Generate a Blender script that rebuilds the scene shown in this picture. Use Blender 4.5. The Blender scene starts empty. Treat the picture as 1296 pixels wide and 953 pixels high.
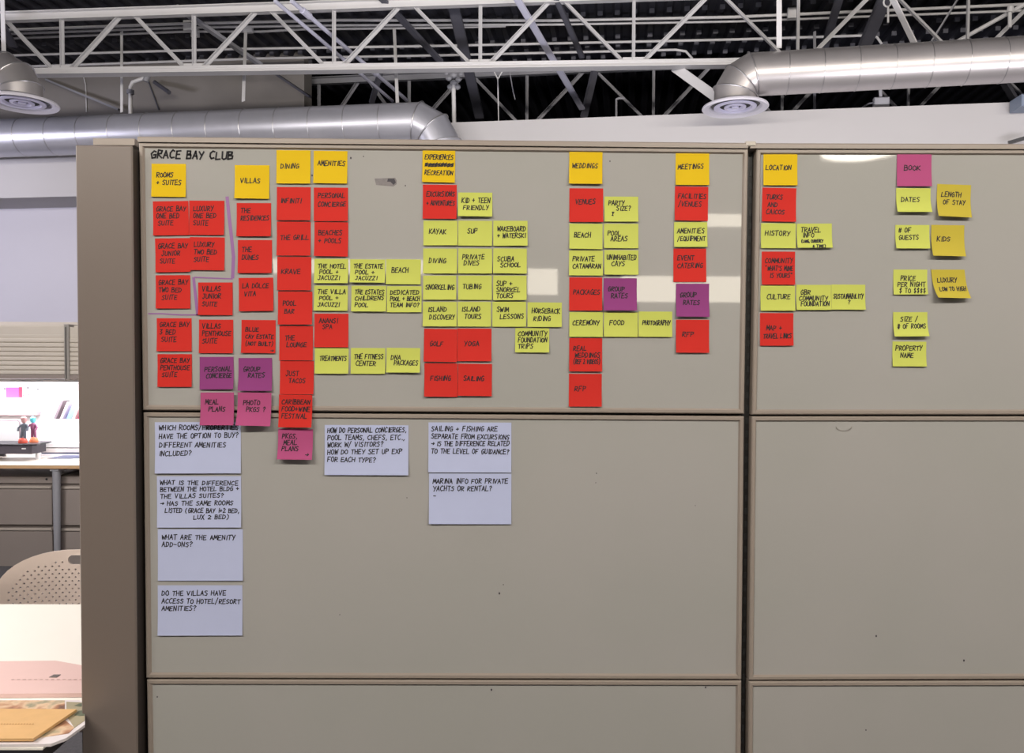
import bpy, math, random
from mathutils import Vector, Matrix
from mathutils.geometry import delaunay_2d_cdt

sc = bpy.context.scene
C = sc.collection

# ------------------------------------------------------------------ camera
CAM = Vector((0.8241, -1.8006, 1.5604))
YAW, PITCH, ROLL, FPX = 0.0087, -0.029, 0.0052, 1000.0
cy_, sy_ = math.cos(YAW), math.sin(YAW)
_f = Vector((sy_, cy_, 0)); _r = Vector((cy_, -sy_, 0)); _u = Vector((0, 0, 1))
_f2 = _f * math.cos(PITCH) + _u * math.sin(PITCH); _u2 = _u * math.cos(PITCH) - _f * math.sin(PITCH)
RT = _r * math.cos(ROLL) + _u2 * math.sin(ROLL); UP = _u2 * math.cos(ROLL) - _r * math.sin(ROLL); FW = _f2
cd = bpy.data.cameras.new('camera'); cam = bpy.data.objects.new('camera', cd); C.objects.link(cam)
cd.sensor_fit = 'HORIZONTAL'; cd.sensor_width = 36.0; cd.lens = FPX / 1296.0 * 36.0
cd.clip_start = 0.05; cd.clip_end = 80
m = Matrix.Identity(4)
for i in range(3):
    m[i][0] = RT[i]; m[i][1] = UP[i]; m[i][2] = -FW[i]; m[i][3] = CAM[i]
cam.matrix_world = m
sc.camera = cam

# ------------------------------------------------------------------ world, exposure, lights
w = bpy.data.worlds.new('world'); sc.world = w; w.use_nodes = True
w.node_tree.nodes['Background'].inputs[0].default_value = (0.6, 0.62, 0.7, 1)
w.node_tree.nodes['Background'].inputs[1].default_value = 0.1
sc.view_settings.view_transform = 'Standard'; sc.view_settings.look = 'None'
sc.view_settings.gamma = 1; sc.view_settings.use_curve_mapping = False
sc.view_settings.exposure = 0.0
sc.cycles.use_denoising = True
sc.cycles.max_bounces = 6; sc.cycles.diffuse_bounces = 4; sc.cycles.glossy_bounces = 3
sc.cycles.sample_clamp_indirect = 4.0

def area(name, loc, aim, sx, sy, power, col=(1, 0.95, 0.88), spread=180):
    l = bpy.data.lights.new(name, 'AREA'); l.shape = 'RECTANGLE'; l.size = sx; l.size_y = sy
    l.energy = power; l.color = col; l.spread = math.radians(spread)
    o = bpy.data.objects.new(name, l); C.objects.link(o); o.location = loc
    o.rotation_euler = (Vector(aim) - Vector(loc)).to_track_quat('-Z', 'Y').to_euler()
    return o
WARM = (1.0, 0.93, 0.84); COOL = (0.86, 0.88, 1.0)
# (x, y, z, length, down power, up power, colour, aim of the lower side, mount): unseen strip lamps added for their light, built as things further down
LINEAR = [(-0.9, -2.3, 3.2, 2.4, 66, 160, WARM, (-0.9, 0, 1.3), 'hang'), (2.4, -2.3, 3.2, 2.4, 57, 160, WARM, (2.4, 0, 1.3), 'hang'),
          (5.6, -2.3, 3.2, 2.4, 44, 120, WARM, (5.6, 0, 1.3), 'hang'),
          (1.1, 2.35, 2.06, 2.4, 36, 48, (0.95, 0.93, 1.0), (1.1, 4.6, 2.2), 'stand'), (4.3, 2.05, 2.06, 2.4, 36, 48, (0.97, 0.94, 1.0), (4.3, 4.4, 2.2), 'stand'),
          (-2.7, 0.3, 3.15, 1.6, 125, 60, (1.0, 0.95, 0.93), (-0.9, 1.2, .6), 'hang'), (-4.9, 3.6, 3.0, 1.6, 60, 60, (0.88, 0.86, 1.0), (-3.9, 6.2, 1.9), 'hang')]

# ------------------------------------------------------------------ projection helpers (pixel of a measured point -> place)
def ray(px, py): return FW + RT * ((px - 648) / FPX) - UP * ((py - 476.5) / FPX)
def PZ(px, py, z): d = ray(px, py); return CAM + d * ((z - CAM.z) / d.z)
def PY(px, py, y): d = ray(px, py); return CAM + d * ((y - CAM.y) / d.y)
def PD(px, py, D): return CAM + ray(px, py) * D

# the room is turned a little against the partition: s runs along its back wall, t goes away from us
ANG = math.radians(-8.5)
RO = Vector((0.371, 5.044, 0)); RE = Vector((math.cos(ANG), math.sin(ANG), 0)); RN = Vector((-math.sin(ANG), math.cos(ANG), 0))
def RM(s, t, z): return RO + RE * s + RN * t + Vector((0, 0, z))
def PT(px, py, t):      # point on the vertical plane t = const
    d = ray(px, py); k = (t - (CAM - RO).dot(RN)) / d.dot(RN); return CAM + d * k

# ------------------------------------------------------------------ materials
def lin(c):
    c = c / 255.0
    return c / 12.92 if c <= 0.04045 else ((c + 0.055) / 1.055) ** 2.4
MATS = {}
def mat(name, col, rough=0.6, metal=0.0, spec=0.5, noise=0.0, nscale=20.0, bump=0.0, bscale=80.0, emit=0.0, ecol=None, stretch=None):
    if name in MATS: return MATS[name]
    M = bpy.data.materials.new(name); M.use_nodes = True; nt = M.node_tree; b = nt.nodes['Principled BSDF']
    b.inputs['Base Color'].default_value = (*col, 1); b.inputs['Roughness'].default_value = rough
    b.inputs['Metallic'].default_value = metal; b.inputs['Specular IOR Level'].default_value = spec
    if emit:
        b.inputs['Emission Color'].default_value = (*(ecol or col), 1); b.inputs['Emission Strength'].default_value = emit
    if noise or bump:
        tc = nt.nodes.new('ShaderNodeTexCoord'); mp = nt.nodes.new('ShaderNodeMapping')
        nt.links.new(tc.outputs['Object'], mp.inputs[0])
        if stretch: mp.inputs['Scale'].default_value = stretch
    if noise:
        n = nt.nodes.new('ShaderNodeTexNoise'); n.inputs['Scale'].default_value = nscale; n.inputs['Detail'].default_value = 5
        nt.links.new(mp.outputs[0], n.inputs['Vector'])
        mx = nt.nodes.new('ShaderNodeMix'); mx.data_type = 'RGBA'
        mx.inputs[6].default_value = (*[c * (1 - noise) for c in col], 1); mx.inputs[7].default_value = (*[min(1, c * (1 + noise)) for c in col], 1)
        nt.links.new(n.outputs['Fac'], mx.inputs[0]); nt.links.new(mx.outputs[2], b.inputs['Base Color'])
    if bump:
        n2 = nt.nodes.new('ShaderNodeTexNoise'); n2.inputs['Scale'].default_value = bscale
        nt.links.new(mp.outputs[0], n2.inputs['Vector'])
        bp = nt.nodes.new('ShaderNodeBump'); bp.inputs['Strength'].default_value = bump; bp.inputs['Distance'].default_value = 0.01
        nt.links.new(n2.outputs['Fac'], bp.inputs['Height']); nt.links.new(bp.outputs[0], b.inputs['Normal'])
    MATS[name] = M; return M

white_paint = mat('white_paint', (0.66, 0.65, 0.66), 0.5, noise=0.06, nscale=6)
purple_lit_paint = mat('purple_lit_paint', (0.60, 0.60, 0.74), 0.45, noise=0.05, nscale=6)  # pale paint with the purple light put into its colour
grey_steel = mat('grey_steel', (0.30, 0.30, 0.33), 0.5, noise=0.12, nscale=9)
dark_steel = mat('dark_steel', (0.10, 0.10, 0.125), 0.6, noise=0.15, nscale=9)
deck_mat = mat('deck_steel', (0.030, 0.030, 0.042), 0.55, noise=0.35, nscale=3)
deck_tab = mat('deck_tab', (0.10, 0.10, 0.12), 0.6)
web_paint = mat('web_paint', (0.50, 0.495, 0.51), 0.5, noise=0.08, nscale=6)
wall_mat = mat('wall_paint', (0.56, 0.545, 0.60), 0.85, noise=0.03, nscale=2)
bulk_mat = mat('bulkhead_paint', (0.475, 0.46, 0.465), 0.85, noise=0.03, nscale=2)
block_mat = mat('block_wall_paint', (0.24, 0.222, 0.21), 0.85, noise=0.18, nscale=1.5)
void_mat = mat('unlit_void', (0.012, 0.012, 0.016), 0.9)  # near-black colour stands for the lack of light in the roof space
floor_mat = mat('carpet', (0.09, 0.085, 0.09), 0.95, noise=0.3, nscale=60, bump=0.3)
duct_mat = mat('galvanised_duct', (0.52, 0.49, 0.485), 0.36, metal=0.68, noise=0.10, nscale=5, bump=0.04, bscale=6)
duct_seam = mat('duct_seam', (0.50, 0.49, 0.50), 0.35, metal=0.9)
taupe = mat('taupe_metal', (0.178, 0.144, 0.124), 0.42, noise=0.03, nscale=3)
taupe_frame = mat('taupe_frame', (0.315, 0.265, 0.225), 0.38, noise=0.03, nscale=8)
black_core = mat('black_core', (0.006, 0.005, 0.005), 0.8)
ink = mat('black_ink', (0.008, 0.006, 0.010), 0.7)
cream = mat('cream_metal', (0.53, 0.48, 0.42), 0.5, noise=0.04, nscale=6)
chair_mat = mat('chair_plastic', (0.70, 0.58, 0.51), 0.5, noise=0.03, nscale=8)
laminate = mat('white_laminate', (0.86, 0.82, 0.74), 0.4, noise=0.02, nscale=4)
plastic_black = mat('black_plastic', (0.02, 0.02, 0.025), 0.4)
white_plastic = mat('white_plastic', (0.75, 0.75, 0.77), 0.4)
file_mat = mat('file_cabinet_metal', (0.275, 0.235, 0.215), 0.5, noise=0.04, nscale=5)
file_edge = mat('file_drawer_lip', (0.42, 0.37, 0.33), 0.45)
lamp_glow = mat('lamp_glow', (1, 1, 1), 0.5, emit=22.0, ecol=(1, 0.90, 0.76))
lamp_soft = mat('lamp_lens', (1, 1, 1), 0.5, emit=6.0, ecol=(1, 0.95, 0.88))
pane_glow = mat('added_pane_glow', (1, 1, 1), 0.2, emit=9.0, ecol=(1, 0.90, 0.74))

# whiteboard: enamelled steel with faint ghosting of wiped marker
def make_board():
    M = bpy.data.materials.new('whiteboard_enamel'); M.use_nodes = True; nt = M.node_tree; b = nt.nodes['Principled BSDF']
    b.inputs['Roughness'].default_value = 0.028; b.inputs['Specular IOR Level'].default_value = 0.55
    g = nt.nodes.new('ShaderNodeNewGeometry')
    n = nt.nodes.new('ShaderNodeTexNoise'); n.inputs['Scale'].default_value = 2.2; n.inputs['Detail'].default_value = 3
    nt.links.new(g.outputs['Position'], n.inputs['Vector'])
    r = nt.nodes.new('ShaderNodeValToRGB')
    r.color_ramp.elements[0].position = 0.35; r.color_ramp.elements[0].color = (0.385, 0.378, 0.352, 1)
    r.color_ramp.elements[1].position = 0.65; r.color_ramp.elements[1].color = (0.405, 0.390, 0.370, 1)
    nt.links.new(n.outputs['Fac'], r.inputs[0])
    nt.links.new(r.outputs[0], b.inputs['Base Color'])
    n2 = nt.nodes.new('ShaderNodeTexNoise'); n2.inputs['Scale'].default_value = 3.0
    nt.links.new(g.outputs['Position'], n2.inputs['Vector'])
    bp = nt.nodes.new('ShaderNodeBump'); bp.inputs['Strength'].default_value = 0.006; bp.inputs['Distance'].default_value = 0.01
    nt.links.new(n2.outputs['Fac'], bp.inputs['Height']); nt.links.new(bp.outputs[0], b.inputs['Normal'])
    return M
board_mat = make_board()

def paper(name, col): return mat(name, col, 0.85, spec=0.2, noise=0.035, nscale=14)
PAPER = {
    'yellow': paper('yellow_paper', (0.71, 0.475, 0.012)), 'red': paper('red_paper', (0.60, 0.030, 0.022)),
    'green': paper('light_green_paper', (0.56, 0.60, 0.12)), 'purple': paper('purple_paper', (0.27, 0.052, 0.20)),
    'pink': paper('pink_paper', (0.43, 0.080, 0.205)), 'mustard': paper('mustard_paper', (0.52, 0.42, 0.050)),
    'white': paper('index_card_paper', (0.49, 0.53, 0.74)),
}

# ------------------------------------------------------------------ mesh builder
class MB:
    def __init__(s): s.v = []; s.f = []; s.mi = []
    def quad(s, a, b, c, d, k=0):
        n = len(s.v); s.v += [Vector(a), Vector(b), Vector(c), Vector(d)]; s.f.append((n, n+1, n+2, n+3)); s.mi.append(k)
    def hexa(s, p, k=0):     # p: 8 corners, bottom loop then top loop
        n = len(s.v); s.v += [Vector(q) for q in p]
        for f in ((0, 3, 2, 1), (4, 5, 6, 7), (0, 1, 5, 4), (1, 2, 6, 5), (2, 3, 7, 6), (3, 0, 4, 7)):
            s.f.append(tuple(n+i for i in f)); s.mi.append(k)
    def box(s, x0, x1, y0, y1, z0, z1, k=0, M=None, bev=0.0):
        if bev:
            b = bev; pts = []
            # chamfered box (chamfer on the x/z outline at the front and back faces)
            loops = [(y0, b), (y0 + b, 0), (y1 - b, 0), (y1, b)]
            n = len(s.v)
            for y, i in loops:
                s.v += [Vector(q) for q in ((x0+i, y, z0+i), (x1-i, y, z0+i), (x1-i, y, z1-i), (x0+i, y, z1-i))]
            if M:
                for j in range(n, len(s.v)): s.v[j] = M(s.v[j]) if callable(M) else M @ s.v[j]
            s.f.append((n, n+1, n+2, n+3)); s.mi.append(k)
            for l in range(3):
                for e in range(4):
                    a = n + l*4 + e; c = n + l*4 + (e+1) % 4
                    s.f.append((a, a+4, c+4, c)); s.mi.append(k)
            s.f.append((n+15, n+14, n+13, n+12)); s.mi.append(k)
            return
        p = [(x0, y0, z0), (x1, y0, z0), (x1, y1, z0), (x0, y1, z0), (x0, y0, z1), (x1, y0, z1), (x1, y1, z1), (x0, y1, z1)]
        p = [Vector(q) for q in p]
        if M: p = [M(q) if callable(M) else M @ q for q in p]
        s.hexa(p, k)
    def beam(s, a, b, w, h, up=Vector((0, 0, 1)), off=(0, 0), k=0):   # off: (sideways, up)
        a = Vector(a); b = Vector(b); d = (b - a).normalized(); sd = d.cross(up).normalized(); u = sd.cross(d)
        o = sd * off[0] + u * off[1]; p = []
        for e in (a, b):
            p += [e + o + sd * x + u * y for x, y in ((-w/2, -h/2), (w/2, -h/2), (w/2, h/2), (-w/2, h/2))]
        n = len(s.v); s.v += p
        for f in ((0, 1, 2, 3), (7, 6, 5, 4), (0, 4, 5, 1), (1, 5, 6, 2), (2, 6, 7, 3), (3, 7, 4, 0)):
            s.f.append(tuple(n+i for i in f)); s.mi.append(k)
    def angle(s, a, b, w, th=0.006, up=Vector((0, 0, 1))):           # rolled L-profile
        s.beam(a, b, w, th, up, (0, -w/2)); s.beam(a, b, th, w, up, (-w/2, 0))
    def tube(s, pts, r, n=10, cap=True, k=0):
        pts = [Vector(p) for p in pts]; rr = r if isinstance(r, (list, tuple)) else [r] * len(pts)
        d0 = (pts[1] - pts[0]).normalized(); ref = Vector((0, 0, 1)) if abs(d0.z) < 0.9 else Vector((1, 0, 0))
        u = d0.cross(ref).normalized(); base = len(s.v)
        for i, p in enumerate(pts):
            d = ((pts[min(i+1, len(pts)-1)] - pts[i]).normalized() + (pts[i] - pts[max(i-1, 0)]).normalized()).normalized()
            u = (u - d * u.dot(d)).normalized(); v = d.cross(u)
            for j in range(n):
                t = 2*math.pi*j/n; s.v.append(p + (u*math.cos(t) + v*math.sin(t)) * rr[i])
        for i in range(len(pts)-1):
            for j in range(n):
                a = base + i*n + j; b2 = base + i*n + (j+1) % n
                s.f.append((a, b2, b2+n, a+n)); s.mi.append(k)
        if cap:
            s.f.append(tuple(base + j for j in reversed(range(n)))); s.mi.append(k)
            s.f.append(tuple(base + (len(pts)-1)*n + j for j in range(n))); s.mi.append(k)
    def lathe(s, c, prof, n=40, k=0):                                  # prof: (radius, z), open
        c = Vector(c); base = len(s.v)
        for r, z in prof:
            for j in range(n):
                t = 2*math.pi*j/n; s.v.append(c + Vector((r*math.cos(t), r*math.sin(t), z)))
        for i in range(len(prof)-1):
            for j in range(n):
                a = base+i*n+j; b = base+i*n+(j+1) % n
                s.f.append((a, b, b+n, a+n)); s.mi.append(k)
    def poly(s, pts, depth, k=0):                                      # prism from an outline and an offset vector
        n = len(pts); base = len(s.v); depth = Vector(depth)
        s.v += [Vector(p) for p in pts] + [Vector(p) + depth for p in pts]
        s.f.append(tuple(base+i for i in range(n))); s.mi.append(k)
        s.f.append(tuple(base+n+i for i in reversed(range(n)))); s.mi.append(k)
        for i in range(n):
            j = (i+1) % n; s.f.append((base+i, base+n+i, base+n+j, base+j)); s.mi.append(k)
    def build(s, name, mats, parent=None, smooth=False, label=None, fixn=True):
        if not isinstance(mats, (list, tuple)): mats = [mats]
        off = org(parent) if parent else Vector((0, 0, 0))
        me = bpy.data.meshes.new(name); me.from_pydata([tuple(v - off) for v in s.v], [], s.f)
        for mm in mats: me.materials.append(mm)
        for p, i in zip(me.polygons, s.mi): p.material_index = i; p.use_smooth = smooth
        if smooth:
            try: me.set_sharp_from_angle(angle=math.radians(35))
            except Exception: pass
        o = bpy.data.objects.new(name, me); C.objects.link(o)
        if fixn:
            import bmesh
            bm = bmesh.new(); bm.from_mesh(me); bmesh.ops.recalc_face_normals(bm, faces=bm.faces); bm.to_mesh(me); bm.free()
        if parent: o.parent = parent
        if label: o['label'] = label
        return o
ORG = {}
def org(o):
    v = Vector((0, 0, 0))
    while o is not None: v = v + Vector(o.location); o = o.parent
    return v
def thing(name, loc, label, cat, group=None):
    o = bpy.data.objects.new(name, None); C.objects.link(o); o.location = loc; o.empty_display_size = 0.05
    o['label'] = label; o['category'] = cat
    if group: o['group'] = group
    return o
def tag(o, label, cat, group=None):
    o['label'] = label; o['category'] = cat
    if group: o['group'] = group
    return o
def struct(o, label, cat):
    o['kind'] = 'structure'; o['label'] = label; o['category'] = cat; return o

# ------------------------------------------------------------------ setting: floor, walls, bulkhead, deck
XL, XR, YN = -7.5, 9.5, -12.0
b = MB(); b.box(XL, XR, YN, 16, -0.1, 0); struct(b.build('floor', floor_mat), 'dark carpeted office floor', 'floor')
b = MB(); b.box(XL-0.15, XL, YN, 16, 0, 4.9); struct(b.build('wall_left', wall_mat), 'plain painted side wall beyond the desks', 'wall')
b = MB(); b.box(XR, XR+0.15, YN, 16, 0, 4.9); struct(b.build('wall_right', wall_mat), 'plain painted side wall past the second partition', 'wall')
near_wall = MB()
ZT, ZB = 3.54, 2.99
RMv = lambda q: RM(q.x, q.y, q.z)
b = MB(); b.box(-8.2, 8.2, 0.50, 0.65, 0, ZB, M=RMv); struct(b.build('wall_back', wall_mat), 'pale lavender painted back wall under the bulkhead', 'wall')
b = MB(); b.box(-8.2, 8.2, 0.0, 0.65, ZB, ZT, M=RMv); struct(b.build('wall_bulkhead', bulk_mat), 'white plasterboard bulkhead running along the back under the trusses', 'wall')
# grey block wall above the bulkhead, ends left of the dark opening
pe = PT(385, 110, 1.15); se = (pe - RO).dot(RE)
b = MB(); b.box(-8.2, se, 1.15, 1.35, 3.0, 4.70, M=RMv); struct(b.build('wall_upper', block_mat), 'grey-beige wall above the bulkhead behind the long duct', 'wall')
b = MB(); b.box(XL, XR, 13.0, 13.2, 0, 4.9); struct(b.build('wall_far', void_mat), 'end of the roof space, coloured near-black for the unlit dark', 'wall')
# ribbed steel deck: ribs run away from us
DZ = 4.66
b = MB(); pitch = 0.152; s0 = -9.0; nrib = 122
prof = [(0, 0), (0.022, -0.04), (0.066, -0.04), (0.088, 0), (pitch, 0)]
for i in range(nrib):
    for (u0, h0), (u1, h1) in zip(prof[:-1], prof[1:]):
        b.quad(RM(s0 + i*pitch + u0, -17.5, DZ+h0), RM(s0 + i*pitch + u1, -17.5, DZ+h1), RM(s0 + i*pitch + u1, 9, DZ+h1), RM(s0 + i*pitch + u0, 9, DZ+h0))
deck = struct(b.build('ceiling', deck_mat, fixn=False), 'dark ribbed steel roof deck above the trusses', 'ceiling')
b = MB(); b.box(XL-0.2, XR+0.2, YN-0.2, 16, DZ+0.06, DZ+0.2); b.build('roof_board', void_mat, deck)
# pale closure tabs under the ribs in rows
tabs = MB()
for yy in (21, 51, 64, 76):
    A = PZ(648, yy, DZ-0.045); t0 = (A - RO).dot(RN)
    for i in range(nrib):
        s = s0 + i*pitch + 0.044
        if -7 < s < 8: tabs.box(s-0.022, s+0.022, t0-0.006, t0+0.006, DZ-0.078, DZ-0.038, M=RMv)
o = tabs.build('rib_closures', deck_tab, deck); o['kind'] = 'stuff'
# wall behind the camera with added glowing panes, framed as windows, to mirror in the enamel
b = MB(); b.box(XL, XR, YN-0.15, YN, 0, 4.9); struct(b.build('wall_front', wall_mat), 'painted wall at the far side of the office', 'wall')
for n, (xa, xb, ya, yb) in enumerate([(340, 545, 329, 346), (668, 706, 340, 373), (787, 945, 350, 382), (888, 950, 271, 287)]):
    YM = 11.96
    p0 = PY(xa, yb, YM); p1 = PY(xb, ya, YM)
    x0, x1, z0, z1 = p0.x, p1.x, p0.z, p1.z
    f = MB()
    for q in ((x0-.05, x1+.05, z0-.05, z0), (x0-.05, x1+.05, z1, z1+.05), (x0-.05, x0, z0, z1), (x1, x1+.05, z0, z1)):
        f.box(q[0], q[1], YN, YN+0.06, q[2], q[3])
    fo = struct(f.build('glow_window_%d' % (n+1), white_paint), 'added glowing pane high in the far office wall, mirrored in the board', 'glow_window')
    g = MB(); g.box(x0, x1, YN+0.01, YN+0.02, z0, z1); g.build('pane', pane_glow, fo)

# ------------------------------------------------------------------ roof trusses
def truss(label, base, dirv, L, zb, zt, spots, mats, zslope=0.0, w=0.06):
    """spots: distances of the verticals along dirv; diagonals meet the top chord half way between them"""
    t = thing('roof_truss', base, label, 'truss', 'open web roof trusses')
    B = Vector(base); d = Vector(dirv); P = lambda s, z: Vector((B.x, B.y, 0)) + d*s + Vector((0, 0, z if z == zb else z - zslope*(6.5 - s)))
    side = d.cross(Vector((0, 0, 1))); wm = web_paint if mats is white_paint else mats
    m1 = MB(); a, c = P(0, zb), P(L, zb)
    m1.beam(a, c, 0.10, 0.008, off=(0, -0.026)); m1.beam(a, c, 0.008, 0.05, off=(0.014, 0)); m1.beam(a, c, 0.008, 0.05, off=(-0.014, 0)); m1.beam(a, c, 0.05, 0.02, off=(0, 0.02))
    m1.build('bottom_chord', mats, t)
    m2 = MB(); a, c = P(0, zt), P(L, zt)
    m2.beam(a, c, 0.12, 0.008, off=(0, 0.03)); m2.beam(a, c, 0.008, 0.06, off=(0.018, 0)); m2.beam(a, c, 0.008, 0.06, off=(-0.018, 0)); m2.beam(a, c, 0.06, 0.02, off=(0, -0.02))
    m2.build('top_chord', mats, t)
    for i, s in enumerate(spots):
        v = MB(); v.angle(P(s, zb), P(s, zt), 0.025, up=side); v.build('vertical', wm, t)
        if i < len(spots)-1:
            mid = (s + spots[i+1]) / 2
            v = MB(); v.angle(P(s+0.06, zb), P(mid-0.05, zt), 0.029, up=side); v.build('diagonal', wm, t)
            v = MB(); v.angle(P(spots[i+1]-0.06, zb), P(mid+0.05, zt), 0.029, up=side); v.build('diagonal', wm, t)
        # gusset plate at the foot
        v = MB(); g0 = P(s, zb); v.beam(g0 - d*0.09 + Vector((0, 0, .03)), g0 + d*0.09 + Vector((0, 0, .03)), 0.012, 0.05); v.build('gusset', mats, t)
    return t
ZBC, ZTC = 3.95, 4.50
A = PZ(-60, 93, ZBC); B = PZ(930, 79.5, ZBC); dv = (B - A); dv.z = 0; dv.normalize()
def along(px):
    # distance along the truss line of the point seen at column px
    best = None
    lo, hi = -3.0, 12.0
    for _ in range(60):
        mid = (lo+hi)/2; q = A + dv*mid; x = 648 + FPX*((q-CAM).dot(RT))/((q-CAM).dot(FW))
        if x < px: lo = mid
        else: hi = mid
    return lo
sp = [along(x) for x in (-80, 79, 246, 423, 608, 802, 1010, 1225)]
st = sp[0] - 0.4
base = A + dv*st
truss('white steel truss, nearest one, its bottom chord crossing above the long duct', (base.x, base.y, ZBC), dv, sp[-1]-st+2.5, ZBC, ZTC, [s - st for s in sp] + [sp[-1]-st+1.4], white_paint, zslope=0.016)
# second truss in the dark, behind the bulkhead
A2 = PZ(648, 160, ZBC-0.02); d2 = RE
def along2(px):
    lo, hi = -8.0, 10.0
    for _ in range(60):
        mid = (lo+hi)/2; q = A2 + d2*mid; x = 648 + FPX*((q-CAM).dot(RT))/((q-CAM).dot(FW))
        if x < px: lo = mid
        else: hi = mid
    return lo
sp2 = [along2(x) for x in (404, 518, 667, 827, 990, 1150, 1320)]
b2 = A2 + d2*(sp2[0]-0.1)
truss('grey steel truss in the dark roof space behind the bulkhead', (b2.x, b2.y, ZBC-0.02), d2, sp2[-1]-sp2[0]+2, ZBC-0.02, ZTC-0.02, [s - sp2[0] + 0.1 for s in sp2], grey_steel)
# two trusses behind the camera, mirrored faintly in the whiteboard
for yb, lb in ((-4.6, 'white steel truss over the photographer, mirrored faintly in the board'), (-8.2, 'white steel truss near the added glowing panes behind the photographer')):
    truss(lb, (-5, yb, ZBC), Vector((1, -0.06, 0)).normalized(), 13.5, ZBC, ZTC, [0.5 + 1.1*i for i in range(12)], white_paint)

# ------------------------------------------------------------------ conduits, pipes, braces
def run(name, pts, r, mt, label, cat, group=None, n=8):
    b = MB(); b.tube(pts, r, n); return tag(b.build(name, mt, smooth=True), label, cat, group)
G1 = 'conduits under the roof deck'
run('conduit', [PZ(-20, 39, 4.55), PZ(230, 30, 4.55), PZ(430, 25.5, 4.55), PZ(700, 26, 4.55), PZ(930, 21.5, 4.55), PZ(1330, 4, 4.55)], 0.013, white_paint, 'thin white conduit, topmost of the lines crossing just behind the truss verticals', 'conduit', G1)
run('conduit', [PZ(-20, 44, 4.55), PZ(230, 35, 4.55), PZ(430, 32, 4.55), PZ(700, 31, 4.55), PZ(930, 27, 4.55), PZ(1330, 12, 4.55)], 0.011, white_paint, 'thin white conduit, second line below the deck behind the near truss', 'conduit', G1)
run('conduit', [PZ(-20, 50, 4.55), PZ(235, 40, 4.55), PZ(330, 40, 4.55), PZ(385, 37, 4.55), PZ(560, 35, 4.55), PZ(640, 33, 4.55)], 0.011, white_paint, 'thin white conduit with a slight bend, third line below the deck', 'conduit', G1)
run('conduit', [PZ(-20, 71, 4.55), PZ(300, 62, 4.55), PZ(560, 58, 4.55), PZ(930, 50, 4.55), PZ(1090, 45, 4.55), PZ(1110, 47, 4.52), PZ(1116, 56, 4.45)], 0.012, white_paint, 'white conduit halfway down the truss that bends down over the short duct', 'conduit', G1)
run('conduit', [PZ(-20, 86, 4.52), PZ(330, 74, 4.52), PZ(560, 70, 4.52), PZ(855, 63, 4.52), PZ(868, 65, 4.50), PZ(876, 74, 4.42)], 0.012, white_paint, 'white conduit just above the bottom chord, lowest of the lines, bending down', 'conduit', G1)
run('sprinkler_pipe', [PD(348, 1, 6.2), PD(497, 128, 8.0)], 0.016, purple_lit_paint, 'pale purple-lit pipe running away over the long duct, first of the close pair', 'pipe', 'pair of pale pipes over the long duct')
run('sprinkler_pipe', [PD(369, 1, 6.2), PD(515, 127, 8.0)], 0.018, purple_lit_paint, 'pale purple-lit pipe with couplings, second of the close pair over the long duct', 'pipe', 'pair of pale pipes over the long duct')
b = MB(); q0 = PD(369, 1, 6.2); q1 = PD(515, 127, 8.0)
for t in (0.1, 0.66):
    c = q0.lerp(q1, t); dd = (q1-q0).normalized(); b.tube([c-dd*0.05, c+dd*0.05], 0.028, 10)
b.build('coupling', purple_lit_paint, bpy.data.objects['sprinkler_pipe.001'], smooth=True).matrix_parent_inverse.identity()
def below_deck(p):
    if p.z > 4.52: k = (4.52 - CAM.z)/(p.z - CAM.z); return CAM + (p - CAM)*k
    return p
def brace(a, c, w, h, mt, label):
    a = below_deck(a); c = below_deck(c)
    b = MB(); b.beam(a, c, w, h, off=(0, h/2)); b.beam(a, c, 0.008, h, off=(-w/2, h/2)); 
    return tag(b.build('diagonal_brace', mt), label, 'brace', 'diagonal braces between the trusses')
brace(PD(650, -8, 6.25), PD(737, 139, 7.9), 0.052, 0.02, purple_lit_paint, 'pale purple-lit diagonal brace crossing the bottom chord over the white bulkhead')
brace(PD(476, -8, 6.45), PD(558, 80, 7.5), 0.05, 0.03, dark_steel, 'dark brace slanting down behind the truss, above the elbow of the long duct')
brace(PD(573, 5, 7.4), PD(607, 150, 8.3), 0.09, 0.04, dark_steel, 'wide dark brace beside the clamped vertical pipe')
brace(PD(222, 10, 6.75), PD(330, 84, 7.55), 0.045, 0.03, grey_steel, 'grey brace crossing behind the junction box over the long duct')
brace(PD(346, 93, 8.0), PD(392, 124, 7.6), 0.03, 0.02, dark_steel, 'short thin dark brace in front of the grey wall end')
brace(PD(754, 90, 8.0), PD(740, 149, 8.15), 0.07, 0.03, dark_steel, 'dark brace leaning the other way, ending on the bulkhead')
brace(PD(702, -5, 6.45), PD(737, 74, 7.2), 0.04, 0.03, dark_steel, 'narrow dark brace behind the truss near the middle')
brace(PD(482, 93, 8.0), PD(471, 131, 8.2), 0.05, 0.03, dark_steel, 'short dark brace right above the long duct beside the pale pipes')
brace(PD(850, 90, 6.62), PD(908, 132, 6.3), 0.012, 0.075, white_paint, 'wide flat white strap brace going to the round diffuser')
brace(PD(1123, -5, 6.4), PD(1095, 60, 6.85), 0.10, 0.04, dark_steel, 'wide dark brace behind the short duct under the pulley')
brace(PD(1064, -5, 6.7), PD(1044, 62, 7.2), 0.06, 0.03, dark_steel, 'narrow dark brace behind the short duct')
brace(PD(1129, -2, 6.15), PD(1160, 62, 6.2), 0.05, 0.012, white_paint, 'flat white brace meeting the short duct from above')
brace(PD(1214, -2, 6.5), PD(1178, 56, 6.6), 0.03, 0.012, grey_steel, 'thin grey brace leaning onto the short duct')
brace(PD(1265, 98, 8.0), PD(1283, 128, 8.0), 0.09, 0.03, dark_steel, 'dark brace under the short duct at the picture edge')
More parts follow.
